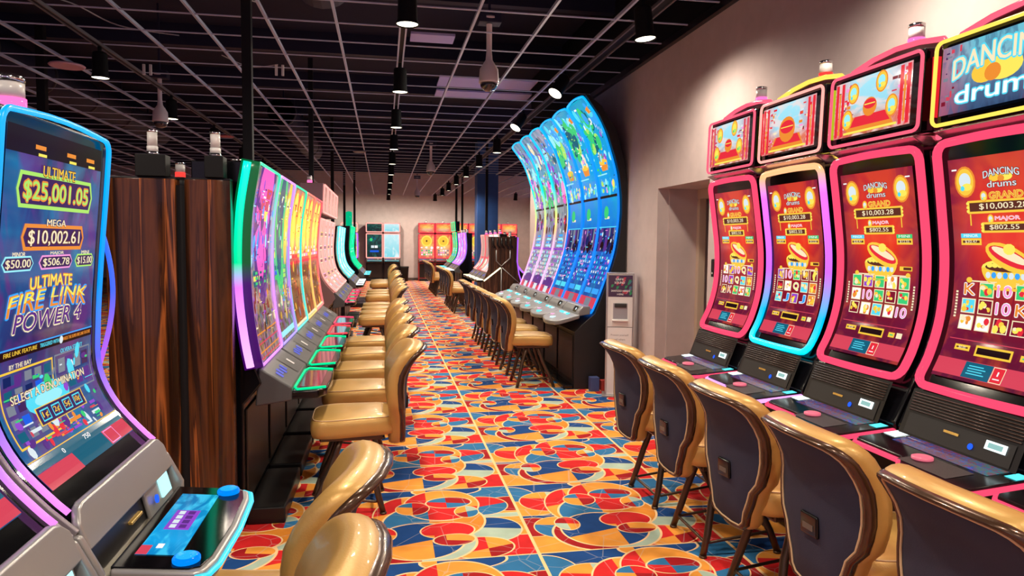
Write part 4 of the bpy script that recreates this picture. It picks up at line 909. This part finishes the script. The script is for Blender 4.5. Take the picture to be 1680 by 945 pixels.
def art_lion(S, b, rn):
    for u in (.3, .72):
        S.ell(b, u, .865, .17, .0012, G['orange'], 1.); S.ell(b, u, .865, .14, .0017, G['yellow'], 1.); S.rect(b, u, .87, .14, .008, .0022, G['brown']); S.ell(b, u, .855, .04, .0022, G['red'])
        S.ell(b, u, .69, .19, .0012, G['gold'], 1.2); S.ell(b, u, .69, .15, .0017, G['yellow'], 1.2)
    tiles(S, b, rn, 4, 3, .05, .95, .49, .58, ['white', 'cream', 'red', 'pink', 'gold'], fill=.75); fine(S, b, rn, 40, .04, .44, ['brown', 'maroon', 'orange', 'grey', 'dark', 'gold']); fine(S, b, rn, 20, .6, .93, ['orange', 'red', 'cream', 'gold']); S.rect(b, .5, .46, 1, .02, .0012, G['red']); S.rect(b, .5, .80, 1, .012, .0012, G['red']); S.rect(b, .5, .02, .9, .02, .0012, G['cream'])
CPROF = [(.20, .95), (.17, 1.12), (.145, 1.35), (.14, 1.6), (.155, 1.85), (.20, 2.12)]
NC = [glow_z('neon_left_row_%s' % n, [(0, lo), (.45, mid), (1, hi)], .95, 2.12, 1.3) for n, lo, mid, hi in [('first', (.75, .25, 1), (.7, .3, .9), (0, .8, .4)), ('second', (.4, .3, 1), (.5, .2, .9), (.75, .3, 1)), ('third', (.1, .8, .7), (0, .7, .7), (0, .8, .4)), ('fourth', (.9, .6, .15), (.9, .5, .1), (1, .2, .15)), ('fifth', (1, .2, .2), (1, .12, .12), (1, .12, .15))]]
LAB = ['nearest machine of the green-lit row, with purple and blue dragon picture', 'second machine of the green-lit row, with a green dragon picture', 'third machine of the green-lit row, gold faces on red', 'fourth machine of the green-lit row, gold faces on red', 'farthest machine of the green-lit row, beside the salmon-lit machines']
for i in range(5):
    o = machine(LAB[i], 'green-lit machine row', (-.9, 4.62+.84*i, 0), 0, .832, CPROF, [SC_A, SC_B, SC_C, SC_C, SC_C][i], [art_a, art_b, art_lion, art_lion, art_lion][i], NC[i], deck=(.37, .79), cand=None, back=.16, seed=i, trim=.009, deckglow=[N_GREEN, N_GREEN, N_GREEN, N_RED, N_PINK][i], inset=.006)
    candle(o, -.05, .2, 2.12, CB_RED, .5)
    if i == 0:   # the near end of the row: wide light band along the screen edge
        for off, nm_, rr in ((.0, NC[0], .018), (-.035, glow_z('neon_end_band', [(0, (.9, .4, 1)), (.40, (.6, .15, 1)), (.52, (0, .6, .25)), (1, (0, .9, .55))], .95, 2.1, 1.6), .022)):
            S = Surf(CPROF, 0, 1)
            pass
        S = Surf(CPROF, 0, 1); band = MB(); rings = []
        for k in range(25):
            v = k/24; f = S.at(0, v, .015); q = S.at(0, v, -.085); rings.append([(f[0], -.425, f[2]), (f[0], -.452, f[2]), (q[0], -.452, q[2]), (q[0], -.425, q[2])])
        band.loft(rings); band.build('end_rail', glow_z('end_rail_glow', [(0, (.05, .0, .12)), (.42, (.06, .005, .16)), (.52, (0, .10, .03)), (1, (0, .13, .04))], .95, 2.1, 1.), o, True)
        MB().tube([(lambda p: (p[0], -.457, p[2]))(S.at(0, .01+.98*k/24, -.05)) for k in range(25)], .022, seg=8).build('end_light', glow_z('neon_end_band', [(0, (.9, .4, 1)), (.40, (.6, .15, 1)), (.52, (0, .6, .25)), (1, (0, .9, .55))], .95, 2.1, 1.7), o, True)
# wood-grain end cabinets of the two back-to-back rows, with black lamp boxes on top
def wood_end(x0, x1, y0, y1, z1, skew, label):
    o = thing('end_cabinet', label, 'cabinet', ((x0+x1)/2, y0, 0), 0, 'wood-grain end cabinets'); w2 = (x1-x0)/2
    n = 9; ring0 = []
    pts = [(-w2+2*w2*k/n, .035*(2*k/n-1)**2+skew*(k/n-.5)) for k in range(n+1)]
    plan = pts+[(w2, .115), (-w2, .115)]
    MB().prism_z(plan, 0.0, z1).build('wood_panel', WOOD, o, bevel=.004)
    boxes('top_edge', [(-w2, w2, .05, .115, z1, z1+.012)], SATIN, o, .003)
    bx = boxes('lamp_box', [(-w2*.1, w2*.75, .02, .115, z1+.012, z1+.13)], MATTE, o, .006)
    candle(o, w2*.32, .07, z1+.13, CB_WHITE, .62, 2)
    return o
wood_end(-1.46, -1.10, 4.02, 4.4, 2.0, -.03, 'glossy wood-grain cabinet end left of the black gap, right of the fire-game machine')
wood_end(-1.055, -.825, 4.02, 4.4, 2.0, .02, 'glossy wood-grain cabinet end touching the green side light')
boxes('gap_filler', [(-1.10, -1.055, 4.06, 4.13, 0, 1.97)], MATTE)
tag(bpy.data.objects['gap_filler'], 'narrow black filler strip between the two wood-grain cabinet ends', 'panel'); bpy.data.objects['gap_filler'].name = 'filler_strip'
# the row standing back to back with it (only its tops and lamps show)
for i in range(5):
    o = thing('slot_machine', 'dark machine back seen above the wood-grain ends, '+W8[i]+' from the front', 'slot machine', (-1.30, 4.80+.84*i, 0), PI, 'machines behind the green-lit row')
    MB().prism_y([(-.16, 0), (.18, 0), (.18, .8), (.14, 1.2), (.1, 1.97), (-.16, 1.97)], -.41, .41).build('cabinet', BLACK, o, bevel=.01)
    boxes('top_hood', [(-.12, .08, -.2, .2, 1.97, 2.06)], SATIN, o, .03); candle(o, 0, -.1, 2.06, CB_RED, .7, 1.2)

# --- salmon-lit machines with upper boxes
JP = lambda s=1., zt=1.98: [(.20, .98), (.12, 1.06), (.04, 1.18), (-.005, 1.34), (-.02, 1.55), (-.005, 1.78), (.01, zt)]
SC_S = screen_mat('screen_salmon', [(0, (.4, .12, .10)), (.3, (.75, .32, .25)), (.7, (.6, .28, .22)), (1, (.7, .3, .26))], speck=[(.95, .6, .5), (.3, .1, .1)], scale=4, amount=.5, es=.8)
def art_s(S, b, rn):
    for v in (.25, .45, .62, .8): plaque(S, b, None, .5, v, .6, .06, .0012, col=rn.choice(['gold', 'cream', 'pink']), ins=rn.choice(['maroon', 'brown']), dots=False)
    tiles(S, b, rn, 4, 2, .1, .9, .08, .2, ['white', 'cream', 'pink', 'orange'], fill=.6)
SALB = mat('salmon_shell', (.35, .2, .2), .25, .4)
for i in range(4): machine(W8[i]+' salmon-lit curved machine from the front in its group of four', 'salmon-lit machines', (-.86, 10.24+.69*i, 0), 0, .68, JP(), SC_S, art_s, N_SALMON, body=SALB, deck=(.27, .82), upper=(2.07, 2.44, SC_S, None, N_SALMON), cand=CB_PINK if i == 0 else None, seed=20+i, deckglow=N_PINK, trim=.012)
# --- teal and green groups farther along the left
SC_T = screen_mat('screen_confetti', [(0, (.02, .3, .4)), (.3, (.5, .1, .2)), (.6, (.1, .25, .6)), (1, (.3, .7, .9))], speck=[(.9, .2, .3), (.05, .7, .3), (.9, .7, .1)], scale=6, amount=.9, es=1.)
SC_G = screen_mat('screen_deep_green', [(0, (.0, .12, .1)), (.5, (.0, .10, .05)), (1, (.0, .2, .08))], speck=[(.02, .45, .3)], scale=4, amount=.6, es=.9)
def art_t(S, b, rn): tiles(S, b, rn, 4, 8, .08, .92, .08, .92, ['white', 'red', 'yellow', 'sky', 'pink', 'green', 'cyan'], fill=.7)
def art_g(S, b, rn): tiles(S, b, rn, 3, 2, .2, .8, .4, .52, ['white', 'aqua', 'cyan'], fill=.6); S.rect(b, .5, .28, .5, .08, .0012, G['blue']); blobs(S, b, rn, 6, .2, .8, .6, .9, ['green', 'teal', 'cyan'], (.05, .12))
for i in range(3): machine(W8[i]+' machine with confetti-coloured screen in the teal-lit group at the left', 'teal-lit machines', (-.86, 14.2+.75*i, 0), 0, .72, JP(zt=1.95), SC_T, art_t, N_AQUA, deck=(.27, .82), cand=None, seed=30+i, deckglow=N_WHITE)
def topper(o, zt): MB().lathe([(0, 0), (.07, 0), (.08, .05), (.08, .36), (0, .38)], (-.06, 0, zt), 16).build('topper_drum', glow('topper_green', (0, .55, .25), .9), o, True)
for i in range(3): machine(W8[i]+' green-lit machine in the far left group, dark green screen', 'far green machines', (-.82, 18.4+.75*i, 0), 0, .72, JP(zt=2.05), SC_G, art_g, N_GREEN, deck=(.27, .82), cand=None, seed=50+i, deckglow=N_AQUA, top=topper if i == 0 else None)

# --- machines along the back wall
FLAT = [(.16, .98), (.15, 1.4), (.15, 1.98)]
SC_D = screen_mat('screen_dark_teal', [(0, (.003, .012, .02)), (1, (.005, .04, .04))], speck=[(.02, .2, .15)], scale=3, amount=.5, es=1.)
SC_L = screen_mat('screen_pale_blue', [(0, (.2, .7, .8)), (1, (.6, .9, .95))], speck=[(.9, 1, 1)], scale=2, amount=.8, es=1.)
SC_R = screen_mat('screen_red_gold', [(0, (.7, .1, .08)), (.3, (.9, .5, .3)), (.6, (1, .6, .1)), (1, (.9, .1, .05))], edge=(.9, .08, .05), speck=[(1, .8, .2)], scale=3, amount=.4, es=1.)
def art_d(S, b, rn): tiles(S, b, rn, 2, 1, .28, .72, .40, .52, ['white', 'silver'], fill=.85); S.rect(b, .5, .27, .55, .08, .0012, G['blue']); blobs(S, b, rn, 5, .2, .8, .6, .85, ['green', 'teal'], (.04, .1))
def art_d2(S, b, rn): S.rect(b, .5, .45, .4, .4, .0012, G['white'])
def art_r(S, b, rn): S.ell(b, .5, .72, .36, .0012, G['yellow'], 1.); S.ell(b, .5, .72, .28, .0017, G['gold'], 1.); S.ell(b, .5, .72, .06, .0022, G['brown']); tiles(S, b, rn, 5, 3, .12, .88, .10, .36, ['white', 'cream', 'pink', 'green', 'grey'], fill=.7); blobs(S, b, rn, 4, .1, .9, .42, .46, ['white', 'cream'], (.06, .1))
def art_r2(S, b, rn): S.ell(b, .5, .5, .32, .0012, G['yellow'], .95); S.ell(b, .5, .5, .25, .0017, G['gold'], .9); S.rect(b, .5, .5, .3, .04, .0022, G['brown'])
RF = -PI/2
by = BACK_Y-.42
for i, x in enumerate((-1.42, -.40, .32)):
    machine(['back wall machine half hidden behind the green machines', 'back wall machine with dark screen and white digits', 'back wall machine with pale blue lit screen beside the bare wall'][i], 'back wall machines left', (x, by, 0), RF, .70, FLAT, [SC_T, SC_D, SC_L][i], [art_t, art_d, None][i], N_SALMON if i else N_PURPLE, deck=(.24, .84), upper=(2.06, 2.42, [SC_T, SC_D, SC_L][i], [None, art_d2, None][i], N_SALMON), cand=None, seed=60+i, deckglow=N_AQUA, trim=.022)
for i in range(6):
    machine(W8[i]+' red and gold round-faced machine from the left along the back wall', 'red back wall machines', (1.78+.71*i, by, 0), RF, .70, FLAT, SC_R, art_r, N_RED, deck=(.24, .84), upper=(2.06, 2.44, SC_R, art_r2, N_RED), cand=CB_WHITE, seed=70+i, deckglow=N_RED, body=mat('red_shell', (.3, .02, .02), .3), trim=.022, inset=.03)
tc_ = thing('trash_can', 'small black trash can against the back wall beside the pale machine', 'trash can', (.83, 29.9, 0))
MB().lathe([(0, 0), (.16, 0), (.19, .55), (.2, .56), (.2, .60), (.175, .60), (.16, .4), (0, .4)], seg=20).build('can_body', MATTE, tc_, True); MB().lathe([(.178, .6), (.205, .6), (.205, .625), (.178, .625)], seg=20).build('can_rim', SATIN, tc_, True)

# --- wood-ended bank on the right, and the groups behind it
SC_W = screen_mat('screen_white_gold', [(0, (.5, .75, .75)), (.35, (.7, .2, .2)), (.45, (.35, .85, .9)), (1, (.7, .95, .95))], speck=[(.9, .6, .4)], scale=3, amount=.5, es=1.)
SC_M = screen_mat('screen_mocha', [(0, (.35, .2, .16)), (.5, (.4, .22, .2)), (1, (.5, .25, .22))], speck=[(.8, .2, .2)], scale=3, amount=.6, es=.8)
SC_P = screen_mat('screen_purple', [(0, (.25, .2, .7)), (.5, (.22, .1, .7)), (1, (.45, .25, .8))], speck=[(.7, .3, .9), (.3, .4, .95)], scale=5, amount=.6, es=1.)
def art_w(S, b, rn): S.rect(b, .5, .38, .9, .06, .0012, G['rose']); S.rect(b, .5, .62, .9, .006, .0012, G['grey']); blobs(S, b, rn, 5, .2, .8, .1, .3, ['white', 'aqua', 'cream'], (.06, .12))
def art_p(S, b, rn): blobs(S, b, rn, 12, .05, .3, .2, .95, ['pink', 'white', 'red', 'magenta'], (.05, .12)); blobs(S, b, rn, 8, .4, .9, .3, .9, ['purple', 'sky', 'pink'], (.05, .12)); tiles(S, b, rn, 4, 2, .1, .9, .05, .18, ['white', 'aqua', 'pink'], fill=.7)
for i in range(4):
    machine(['white-screened machine at the near end of the wood-ended bank', 'second white-screened machine of the wood-ended bank', 'red and mocha screened machine, third in the wood-ended bank', 'mocha screened machine at the far end of the wood-ended bank'][i], 'wood-ended bank machines', (2.58, 16.25+.74*i, 0), PI, .72, JP(zt=1.86), [SC_W, SC_W, SC_M, SC_M][i], art_w, [N_SALMON, N_SALMON, N_RED, N_SALMON][i], deck=(.30, .80), cand=CB_PINK, seed=90+i, deckglow=neon('warm_white', (1, .95, .6), 2.2), back=.2)
for i in range(3): machine(W8[i]+' purple-lit machine beyond the blue column', 'purple-lit machines', (2.45, 21.7+.74*i, 0), PI, .72, JP(zt=1.95), SC_P, art_p, N_PURPLE, deck=(.30, .80), cand=CB_WHITE, seed=100+i, deckglow=N_WHITE, back=.2)
for i in range(2): machine(W8[i]+' green-lit machine in the farthest right group', 'green machines far right', (2.45, 24.4+.74*i, 0), PI, .72, JP(zt=2.0), SC_G, art_g, N_GREEN, deck=(.30, .80), upper=(2.06, 2.36, SC_G, None, N_GREEN), cand=None, seed=110+i, deckglow=N_AQUA, back=.2)
o = thing('bank_end_cabinet', 'brown wood-grain bank end with slanted light bars and purple edge, before the blue column', 'cabinet', (2.62, 15.74, 0))
WOOD2 = wood_mat('red_brown_wood', (.04, .016, .010), (.13, .055, .032), 9, .25)
ep = [(-.42, 0), (.52, 0), (.52, .62), (.40, .95), (.36, 1.25), (.37, 1.80), (-.30, 1.80), (-.28, 1.30), (-.30, 1.06), (-.42, .78)]
b = MB(); b.loft([[(x, y, z) for x, z in ep] for y in (-.03, .05)]); b.build('wood_panel', WOOD2, o, bevel=.004)
MB().tube([(-.40, -.04, .80), (-.02, -.04, 1.10)], .016, seg=8).build('slanted_light', neon('warm_white', (1, .95, .6), 2.2), o, True)
MB().tube([(.02, -.036, 1.10), (.50, -.036, .68)], .008, seg=8).build('slanted_strip', SILVER, o, True)
MB().tube([(0, -.036, .02), (0, -.036, 1.10)], .011, seg=8).build('centre_strip', SILVER, o, True)
MB().tube([(.375, -.03, 1.79), (.365, -.03, 1.25), (.41, -.03, .95), (.52, -.03, .63)], .014, seg=8).build('edge_light', neon('violet', (.35, .08, 1), 1.6), o, True)
for k in range(5): MB().tube([(-.2+.1*k, -.035, 1.78), (-.2+.1*k, -.045, 1.62), (-.14+.1*k, -.035, 1.55)], .02, seg=8).build('lamp_cable', SATIN, o, True)
MB().tube([(-.12, -.04, 1.5), (-.12, -.04, 1.25), (0, -.04, 1.14), (.12, -.04, 1.25), (.2, -.04, 1.32), (.2, -.04, 1.5)], .012, seg=8).build('emblem_strip', SILVER, o, True)
for i in range(3): machine(W8[i]+' purple-lit machine behind the wood panel end, facing right', 'machines behind the wood-ended bank', (2.98, 16.25+.74*i, 0), 0, .72, JP(zt=1.80), SC_P, art_p, N_PURPLE, deck=(.28, .80), cand=CB_WHITE, seed=120+i, deckglow=N_LILAC, back=.16)

# --- the six tall curved machines
GX = 2.45
GP = [(2.345, .87), (2.42, 1.05), (2.51, 1.30), (2.59, 1.56), (2.63, 1.80), (2.648, 2.02), (2.643, 2.22), (2.61, 2.46), (2.555, 2.66), (2.46, 2.93), (2.36, 3.12), (2.20, 3.33)]
SC_SEA = screen_mat('screen_sea', [(0, (.01, .06, .3)), (.16, (.01, .10, .45)), (.30, (.01, .12, .6)), (.44, (.0, .22, .75)), (.56, (.0, .28, .85)), (.8, (.01, .35, .8)), (1, (.0, .3, .6))], speck=[(.02, .45, .6)], scale=3, amount=.4, es=1.)
SC_REEF = screen_mat('screen_reef_lilac', [(0, (.25, .12, .3)), (.2, (.35, .3, .45)), (.38, (.3, .15, .35)), (.5, (.3, .25, .25)), (.7, (.02, .35, .6)), (1, (.15, .25, .5))], speck=[(.6, .5, .7), (.05, .4, .4)], scale=5, amount=.6, es=.9)
def art_sea(S, b, rn):
    o = .0012
    S.rect(b, .5, .045, .96, .05, o, G['rose']); S.rect(b, .5, .045, .3, .04, o+.0005, G['grey']); tiles(S, b, rn, 2, 1, .1, .9, .085, .115, ['sky', 'cyan'], fill=.85)
    tiles(S, b, rn, 7, 6, .08, .92, .13, .27, ['silver', 'sky', 'blue', 'cyan', 'pink', 'purple', 'navy'], fill=.5)
    tiles(S, b, rn, 12, 1, .02, .98, .285, .40, ['grey', 'navy', 'plum', 'violet'], fill=.95); blobs(S, b, rn, 10, .1, .9, .29, .34, ['navy', 'dark'], (.04, .1))
    S.rect(b, .5, .402, .98, .004, o, G['cyan']); S.ell(b, .35, .47, .12, o, G['green'], .9); S.rect(b, .4, .445, .25, .012, o, G['cream'])
    S.rect(b, .5, .542, 1, .012, o, G['dark'])
    blobs(S, b, rn, 22, .15, .95, .56, .61, ['white', 'yellow', 'aqua', 'pink', 'cyan', 'lime'], (.02, .06), o)
    S.rect(b, .3, .645, .5, .006, o, G['aqua'])
    S.poly(b, [(.30, .70), (.70, .70), (.64, .66), (.36, .66)], o, G['orange']); S.ell(b, .5, .70, .2, o+.0006, G['gold'], .25); blobs(S, b, rn, 8, .35, .65, .71, .76, ['white', 'cream', 'pink', 'grey'], (.03, .06), o+.001)
    blobs(S, b, rn, 26, .1, .6, .76, .92, ['green', 'teal', 'green', 'lime'], (.06, .14), o); blobs(S, b, rn, 14, .0, .9, .88, .97, ['cyan', 'aqua', 'green', 'sky'], (.05, .15), o+.0015); blobs(S, b, rn, 6, .6, .95, .70, .85, ['gold', 'purple', 'aqua'], (.03, .06), o)
    fine(S, b, rn, 46, .57, .97, ['aqua', 'cyan', 'green', 'lime', 'sky', 'teal', 'white']); fine(S, b, rn, 40, .12, .40, ['sky', 'blue', 'silver', 'navy', 'cyan', 'pink'])
    for k in range(7): S.rect(b, .72+.03*k, .865-.006*k, .018, .022, o+.003, G['blue' if k % 2 else 'silver'])
    S.poly(b, [(.7, .945), (.85, .955), (.86, .925), (.74, .92)], o+.003, G['orange'])
def art_reef(S, b, rn):
    o = .0012
    S.rect(b, .5, .045, .96, .05, o, G['rose']); S.rect(b, .5, .045, .3, .04, o+.0005, G['silver']); S.ell(b, .5, .085, .45, o, G['violet'], .3); tiles(S, b, rn, 6, 7, .06, .94, .11, .28, ['silver', 'aqua', 'pink', 'silver', 'grey', 'purple', 'cream'], fill=.62)
    for k in range(4): S.rect(b, .5, .31+.02*k, .5-.06*k, .013, o, G['sky' if k % 2 else 'aqua'])
    S.rect(b, .5, .542, 1, .012, o, G['dark']); S.rect(b, .5, .29, 1, .012, o-.0003, G['purple'])
    fine(S, b, rn, 60, .56, .97, ['grey', 'purple', 'aqua', 'sky', 'cream', 'pink', 'teal', 'brown', 'lime']); fine(S, b, rn, 40, .1, .5, ['silver', 'purple', 'pink', 'grey', 'violet'])
    blobs(S, b, rn, 12, .1, .9, .40, .53, ['grey', 'brown', 'violet', 'red'], (.05, .12)); blobs(S, b, rn, 24, .1, .95, .56, .72, ['purple', 'pink', 'green', 'aqua', 'brown', 'magenta', 'lime'], (.05, .12)); blobs(S, b, rn, 22, .1, .9, .72, .95, ['grey', 'purple', 'sky', 'aqua', 'cream', 'teal'], (.05, .13))
NB = glow('neon_bank_blue', (0, .22, 1), 2.0)
NCY = glow_z('neon_bank_cyan', [(0, (0, .20, 1)), (.5, (0, .17, 1)), (.8, (0, .25, 1)), (1, (0, .36, 1))], .87, 3.3, 1.5)
NRF = glow_z('neon_bank_reef', [(0, (1, .45, .85)), (.3, (1, .4, .8)), (.42, (.95, .55, .2)), (.52, (.6, .9, .2)), (.68, (0, .8, .7)), (.85, (0, .5, 1)), (1, (0, .45, 1))], .87, 3.3, 1.5)
def tall_machine(yc, i, label):
    o = thing('slot_machine', label, 'slot machine', (GX, yc, 0), PI, 'tall curved machines'); L = lambda X: GX-X; w2 = .372
    P = [(L(2.735), .0), (L(2.14), .0), (L(2.14), .66), (L(2.22), .74), (L(2.34), .84)]+[(L(x+.03), z) for x, z in GP]+[(L(2.24), 3.36), (L(2.42), 3.22), (L(2.60), 2.95), (L(2.70), 2.6), (L(2.735), 2.3)]
    MB().prism_y(P, -w2, w2).build('cabinet', BLACK if i else mat('side_black', (.008, .007, .009), .45), o, bevel=.006)
    S = Surf([(L(x), z) for x, z in GP], -w2+.012, w2-.012, 44)
    b = MB(); S.grid(b, .0, 1, 0, 1, 0, None, 44, 4); sc = b.build('screen', SC_SEA if i < 3 else SC_REEF, o, True)
    b = MB(); (art_sea if i < 3 else art_reef)(S, b, random.Random(200+i)); b.build('screen_artwork', None, sc)
    MB().tube(S.loop(.01, .99, .0, 1., .006, .07, n=40, arch=.008), .0125, seg=7, closed=True).build('neon_frame', NCY if i < 3 else NRF, o, True)
    # console: grey wavy deck with round lit buttons and bill units
    out = [(L(2.20), -w2+.005), (L(1.98), -w2+.005), (L(1.92), -w2+.06), (L(1.885), -.12), (L(1.875), 0), (L(1.885), .12), (L(1.92), w2-.06), (L(1.98), w2-.005), (L(2.20), w2-.005)]
    lean = lambda x, y: -.28*(x-L(2.2)); DZ = .865
    MB().prism_z(out, DZ-.05, DZ, lean=lean).build('button_deck', mat('deck_grey', (.24, .24, .25), .3, .3), o, bevel=.012)
    b = MB(); b.prism_y([(L(2.33), .86), (L(2.17), .84), (L(2.19), .90), (L(2.24), .955), (L(2.33), .955)], -w2+.02, w2-.02); cs = b.build('console', mat('deck_grey'), o, bevel=.012)
    K = Surf([(L(2.188), .86), (L(2.20), .91), (L(2.24), .955)], -w2, w2)
    b = MB(); K.rect(b, .74, .45, .18, .7, .008, None); b.build('bill_unit', BLACK, cs)
    b = MB(); K.rect(b, .80, .5, .03, .2, .011, None); b.build('bill_light', N_WHITE, cs)
    for k in range(5):
        x, y = (L(2.13), -.2+.1*k) if k < 4 else (L(1.97), .02)
        c = ['cyan', 'cyan', 'white', 'cyan', 'white'][(k+i) % 5]; r = .022 if k < 4 else .035
        MB().lathe([(0, 0), (r*1.2, 0), (r, .016), (0, .018)], (x, y, DZ+lean(x, y)-.004), 14).build('deck_button', N_AQUA if c == 'cyan' else glow('button_white', (.75, .95, 1), 1.1), o, True)
    MB().lathe([(0, 0), (.03, 0), (.026, .012), (0, .014)], (L(2.02), -.2, DZ+lean(L(2.02), 0)-.003), 14).build('deck_button', glow('button_pink', (1, .5, .8), 1), o, True)
    boxes('foot_rest', [(L(2.14), L(2.02), -w2+.02, w2-.02, 0, .05)], BLACK, o, .012)
    boxes('base_door', [(L(2.141), L(2.128), -w2+.05, w2-.05, .1, .62)], SATIN, o, .006)
    candle(o, L(2.30), 0, 3.30, CB_RED, .5, 1.2)
    return o
for i in range(6): tall_machine(8.075+.747*i, i, ['tall curved machine with undersea screen and blue edge, nearest the sanitizer stand', 'second tall curved machine with undersea screen from the sanitizer stand', 'third tall curved machine with undersea screen, beside the pink-edged ones', 'nearest of the three tall curved machines with lilac lower screens', 'middle one of the three tall curved machines with lilac lower screens', 'farthest tall curved machine, with lilac lower screen'][i])
tag(MB().box(2.30, 2.40, 7.56, 7.66, 0, .16).build('small_box', mat('blue_box', (.05, .07, .2), .5), bevel=.004), 'small blue box on the floor between the curved machines and the sanitizer stand', 'box')
tag(MB().box(2.43, 2.50, 7.58, 7.66, 0, .12).build('small_box', mat('red_box', (.45, .05, .04), .5), bevel=.004), 'small red box on the floor beside the blue box', 'box')

# ------------------------------------------------------------------ sanitizer stand
o = thing('sanitizer_stand', 'white hand sanitizer stand with printed header on the carpet beside the wall', 'sanitizer stand', (2.545, 7.33, 0), -.30)
boxes('stand_column', [(-.135, .135, -.075, .075, .02, 1.345)], WHITE, o, .006)
boxes('stand_frame', [(-.15, -.135, -.08, .08, 0, 1.36), (.135, .15, -.08, .08, 0, 1.36), (-.135, .135, -.08, .08, 1.345, 1.36)], mat('frame_aluminium', (.5, .48, .5), .3, .6), o, .003)
boxes('stand_foot', [(-.18, .18, -.12, .12, 0, .02)], SILVER, o, .004)
F = lambda n, x0, x1, z0, z1, y, m, par=o: boxes(n, [(x0, x1, y-.003, y, z0, z1)], m, par)
class Flat(Surf):
    def __init__(s, y): s.y = y; s.W = 1; s.L = 1; s.n = 1
    def at(s, u, v, off=0): return (u, s.y-off, v)
hd = F('header_poster', -.13, .13, 1.10, 1.335, -.0752, screen_mat('poster_bokeh', [(0, (0, 0, 0)), (1, (0, 0, 0))], es=0)) if False else F('header_poster', -.13, .13, 1.10, 1.335, -.0752, mat('poster_dark', (.06, .03, .08), .4))
Fl = Flat(-.0786); b = MB(); rn = random.Random(5); pc = [mat('poster_'+n, c, .45) for n, c in (('red', (.5, .04, .08)), ('green', (.03, .3, .12)), ('purple', (.25, .08, .35)), ('teal', (.05, .2, .25)), ('pink', (.6, .15, .25)))]; pw = mat('print_white', (.85, .85, .85), .5); pg = mat('print_grey', (.25, .22, .25), .5)
for k in range(22):
    u, v = rn.uniform(-.11, .10), rn.uniform(1.12, 1.30); b.add([(u, -.0785-.00003*k, v), (u+.02, -.0785-.00003*k, v), (u+.035, -.0785-.00003*k, v+.03), (u+.008, -.0785-.00003*k, v+.03)], [(0, 1, 2, 3)], rn.choice(pc))
for t, v, wd, h in (('SAFE', 1.29, .09, .022), ('SOUND', 1.255, .11, .024), ('SANITIZED HANDS', 1.165, .2, .020), ('HERE', 1.128, .07, .018)): Fl.text(b, t, 0 if v < 1.2 else -.01, v, wd, h, .0015, pw)
b.build('header_print', None, hd)
rec = F('dispenser', -.10, .10, .79, 1.06, -.0752, mat('dispenser_white', (.8, .78, .78), .35))
b = MB(); b.prism_y([(0, 0)]*3, 0, 0) if False else None
boxes('dispenser_mouth', [(-.075, .08, -.0815, -.078, .86, 1.03)], mat('mouth_grey', (.32, .30, .34), .4), rec, .002); boxes('dispenser_nozzle', [(-.06, .07, -.10, -.08, .985, 1.03)], mat('nozzle_dark', (.03, .03, .03), .4), rec, .008); boxes('drip_tray', [(-.085, .09, -.13, -.075, .835, .855)], mat('dispenser_white'), rec, .008)
pn = F('notice', -.13, .13, .52, .76, -.0752, mat('notice_white', (.78, .75, .76), .5)); b = MB(); Fl.text(b, 'Protect yourself', 0, .68, .19, .026, .001, pg, bold=0); Fl.text(b, 'and others', 0, .635, .12, .022, .001, pg, bold=0); Fl.text(b, 'SAFE', -.03, .56, .05, .01, .001, pg, bold=0) if False else None; b.build('notice_print', None, pn)
boxes('seam_line', [(-.135, .135, -.0765, -.075, .766, .772)], GREY, o); F('lower_panel', -.13, .13, .05, .51, -.0752, mat('speckled_white', (.68, .66, .68), .6, bump=(60, .2)))

# ------------------------------------------------------------------ small wall fittings
o = thing('card_reader', 'small black card reader on the wall right of the doorway', 'card reader', (WALL_X, 5.50, 1.48)); boxes('reader_body', [(-.03, 0, -.035, .035, -.075, .075)], MATTE, o, .006); boxes('reader_face', [(-.034, -.03, -.025, .025, -.02, .06)], BLACK, o, .002); boxes('reader_led', [(-.036, -.034, -.006, .006, -.05, -.035)], WHITE, o)
o = thing('wall_plate', 'pale switch plate on the wall below the card reader', 'switch plate', (WALL_X, 5.50, 1.26)); boxes('plate', [(-.008, 0, -.045, .045, -.07, .07)], mat('plate_mauve', (.5, .38, .42), .5), o, .003); boxes('switch', [(-.014, -.008, -.012, .012, -.02, .02)], WHITE, o, .002)
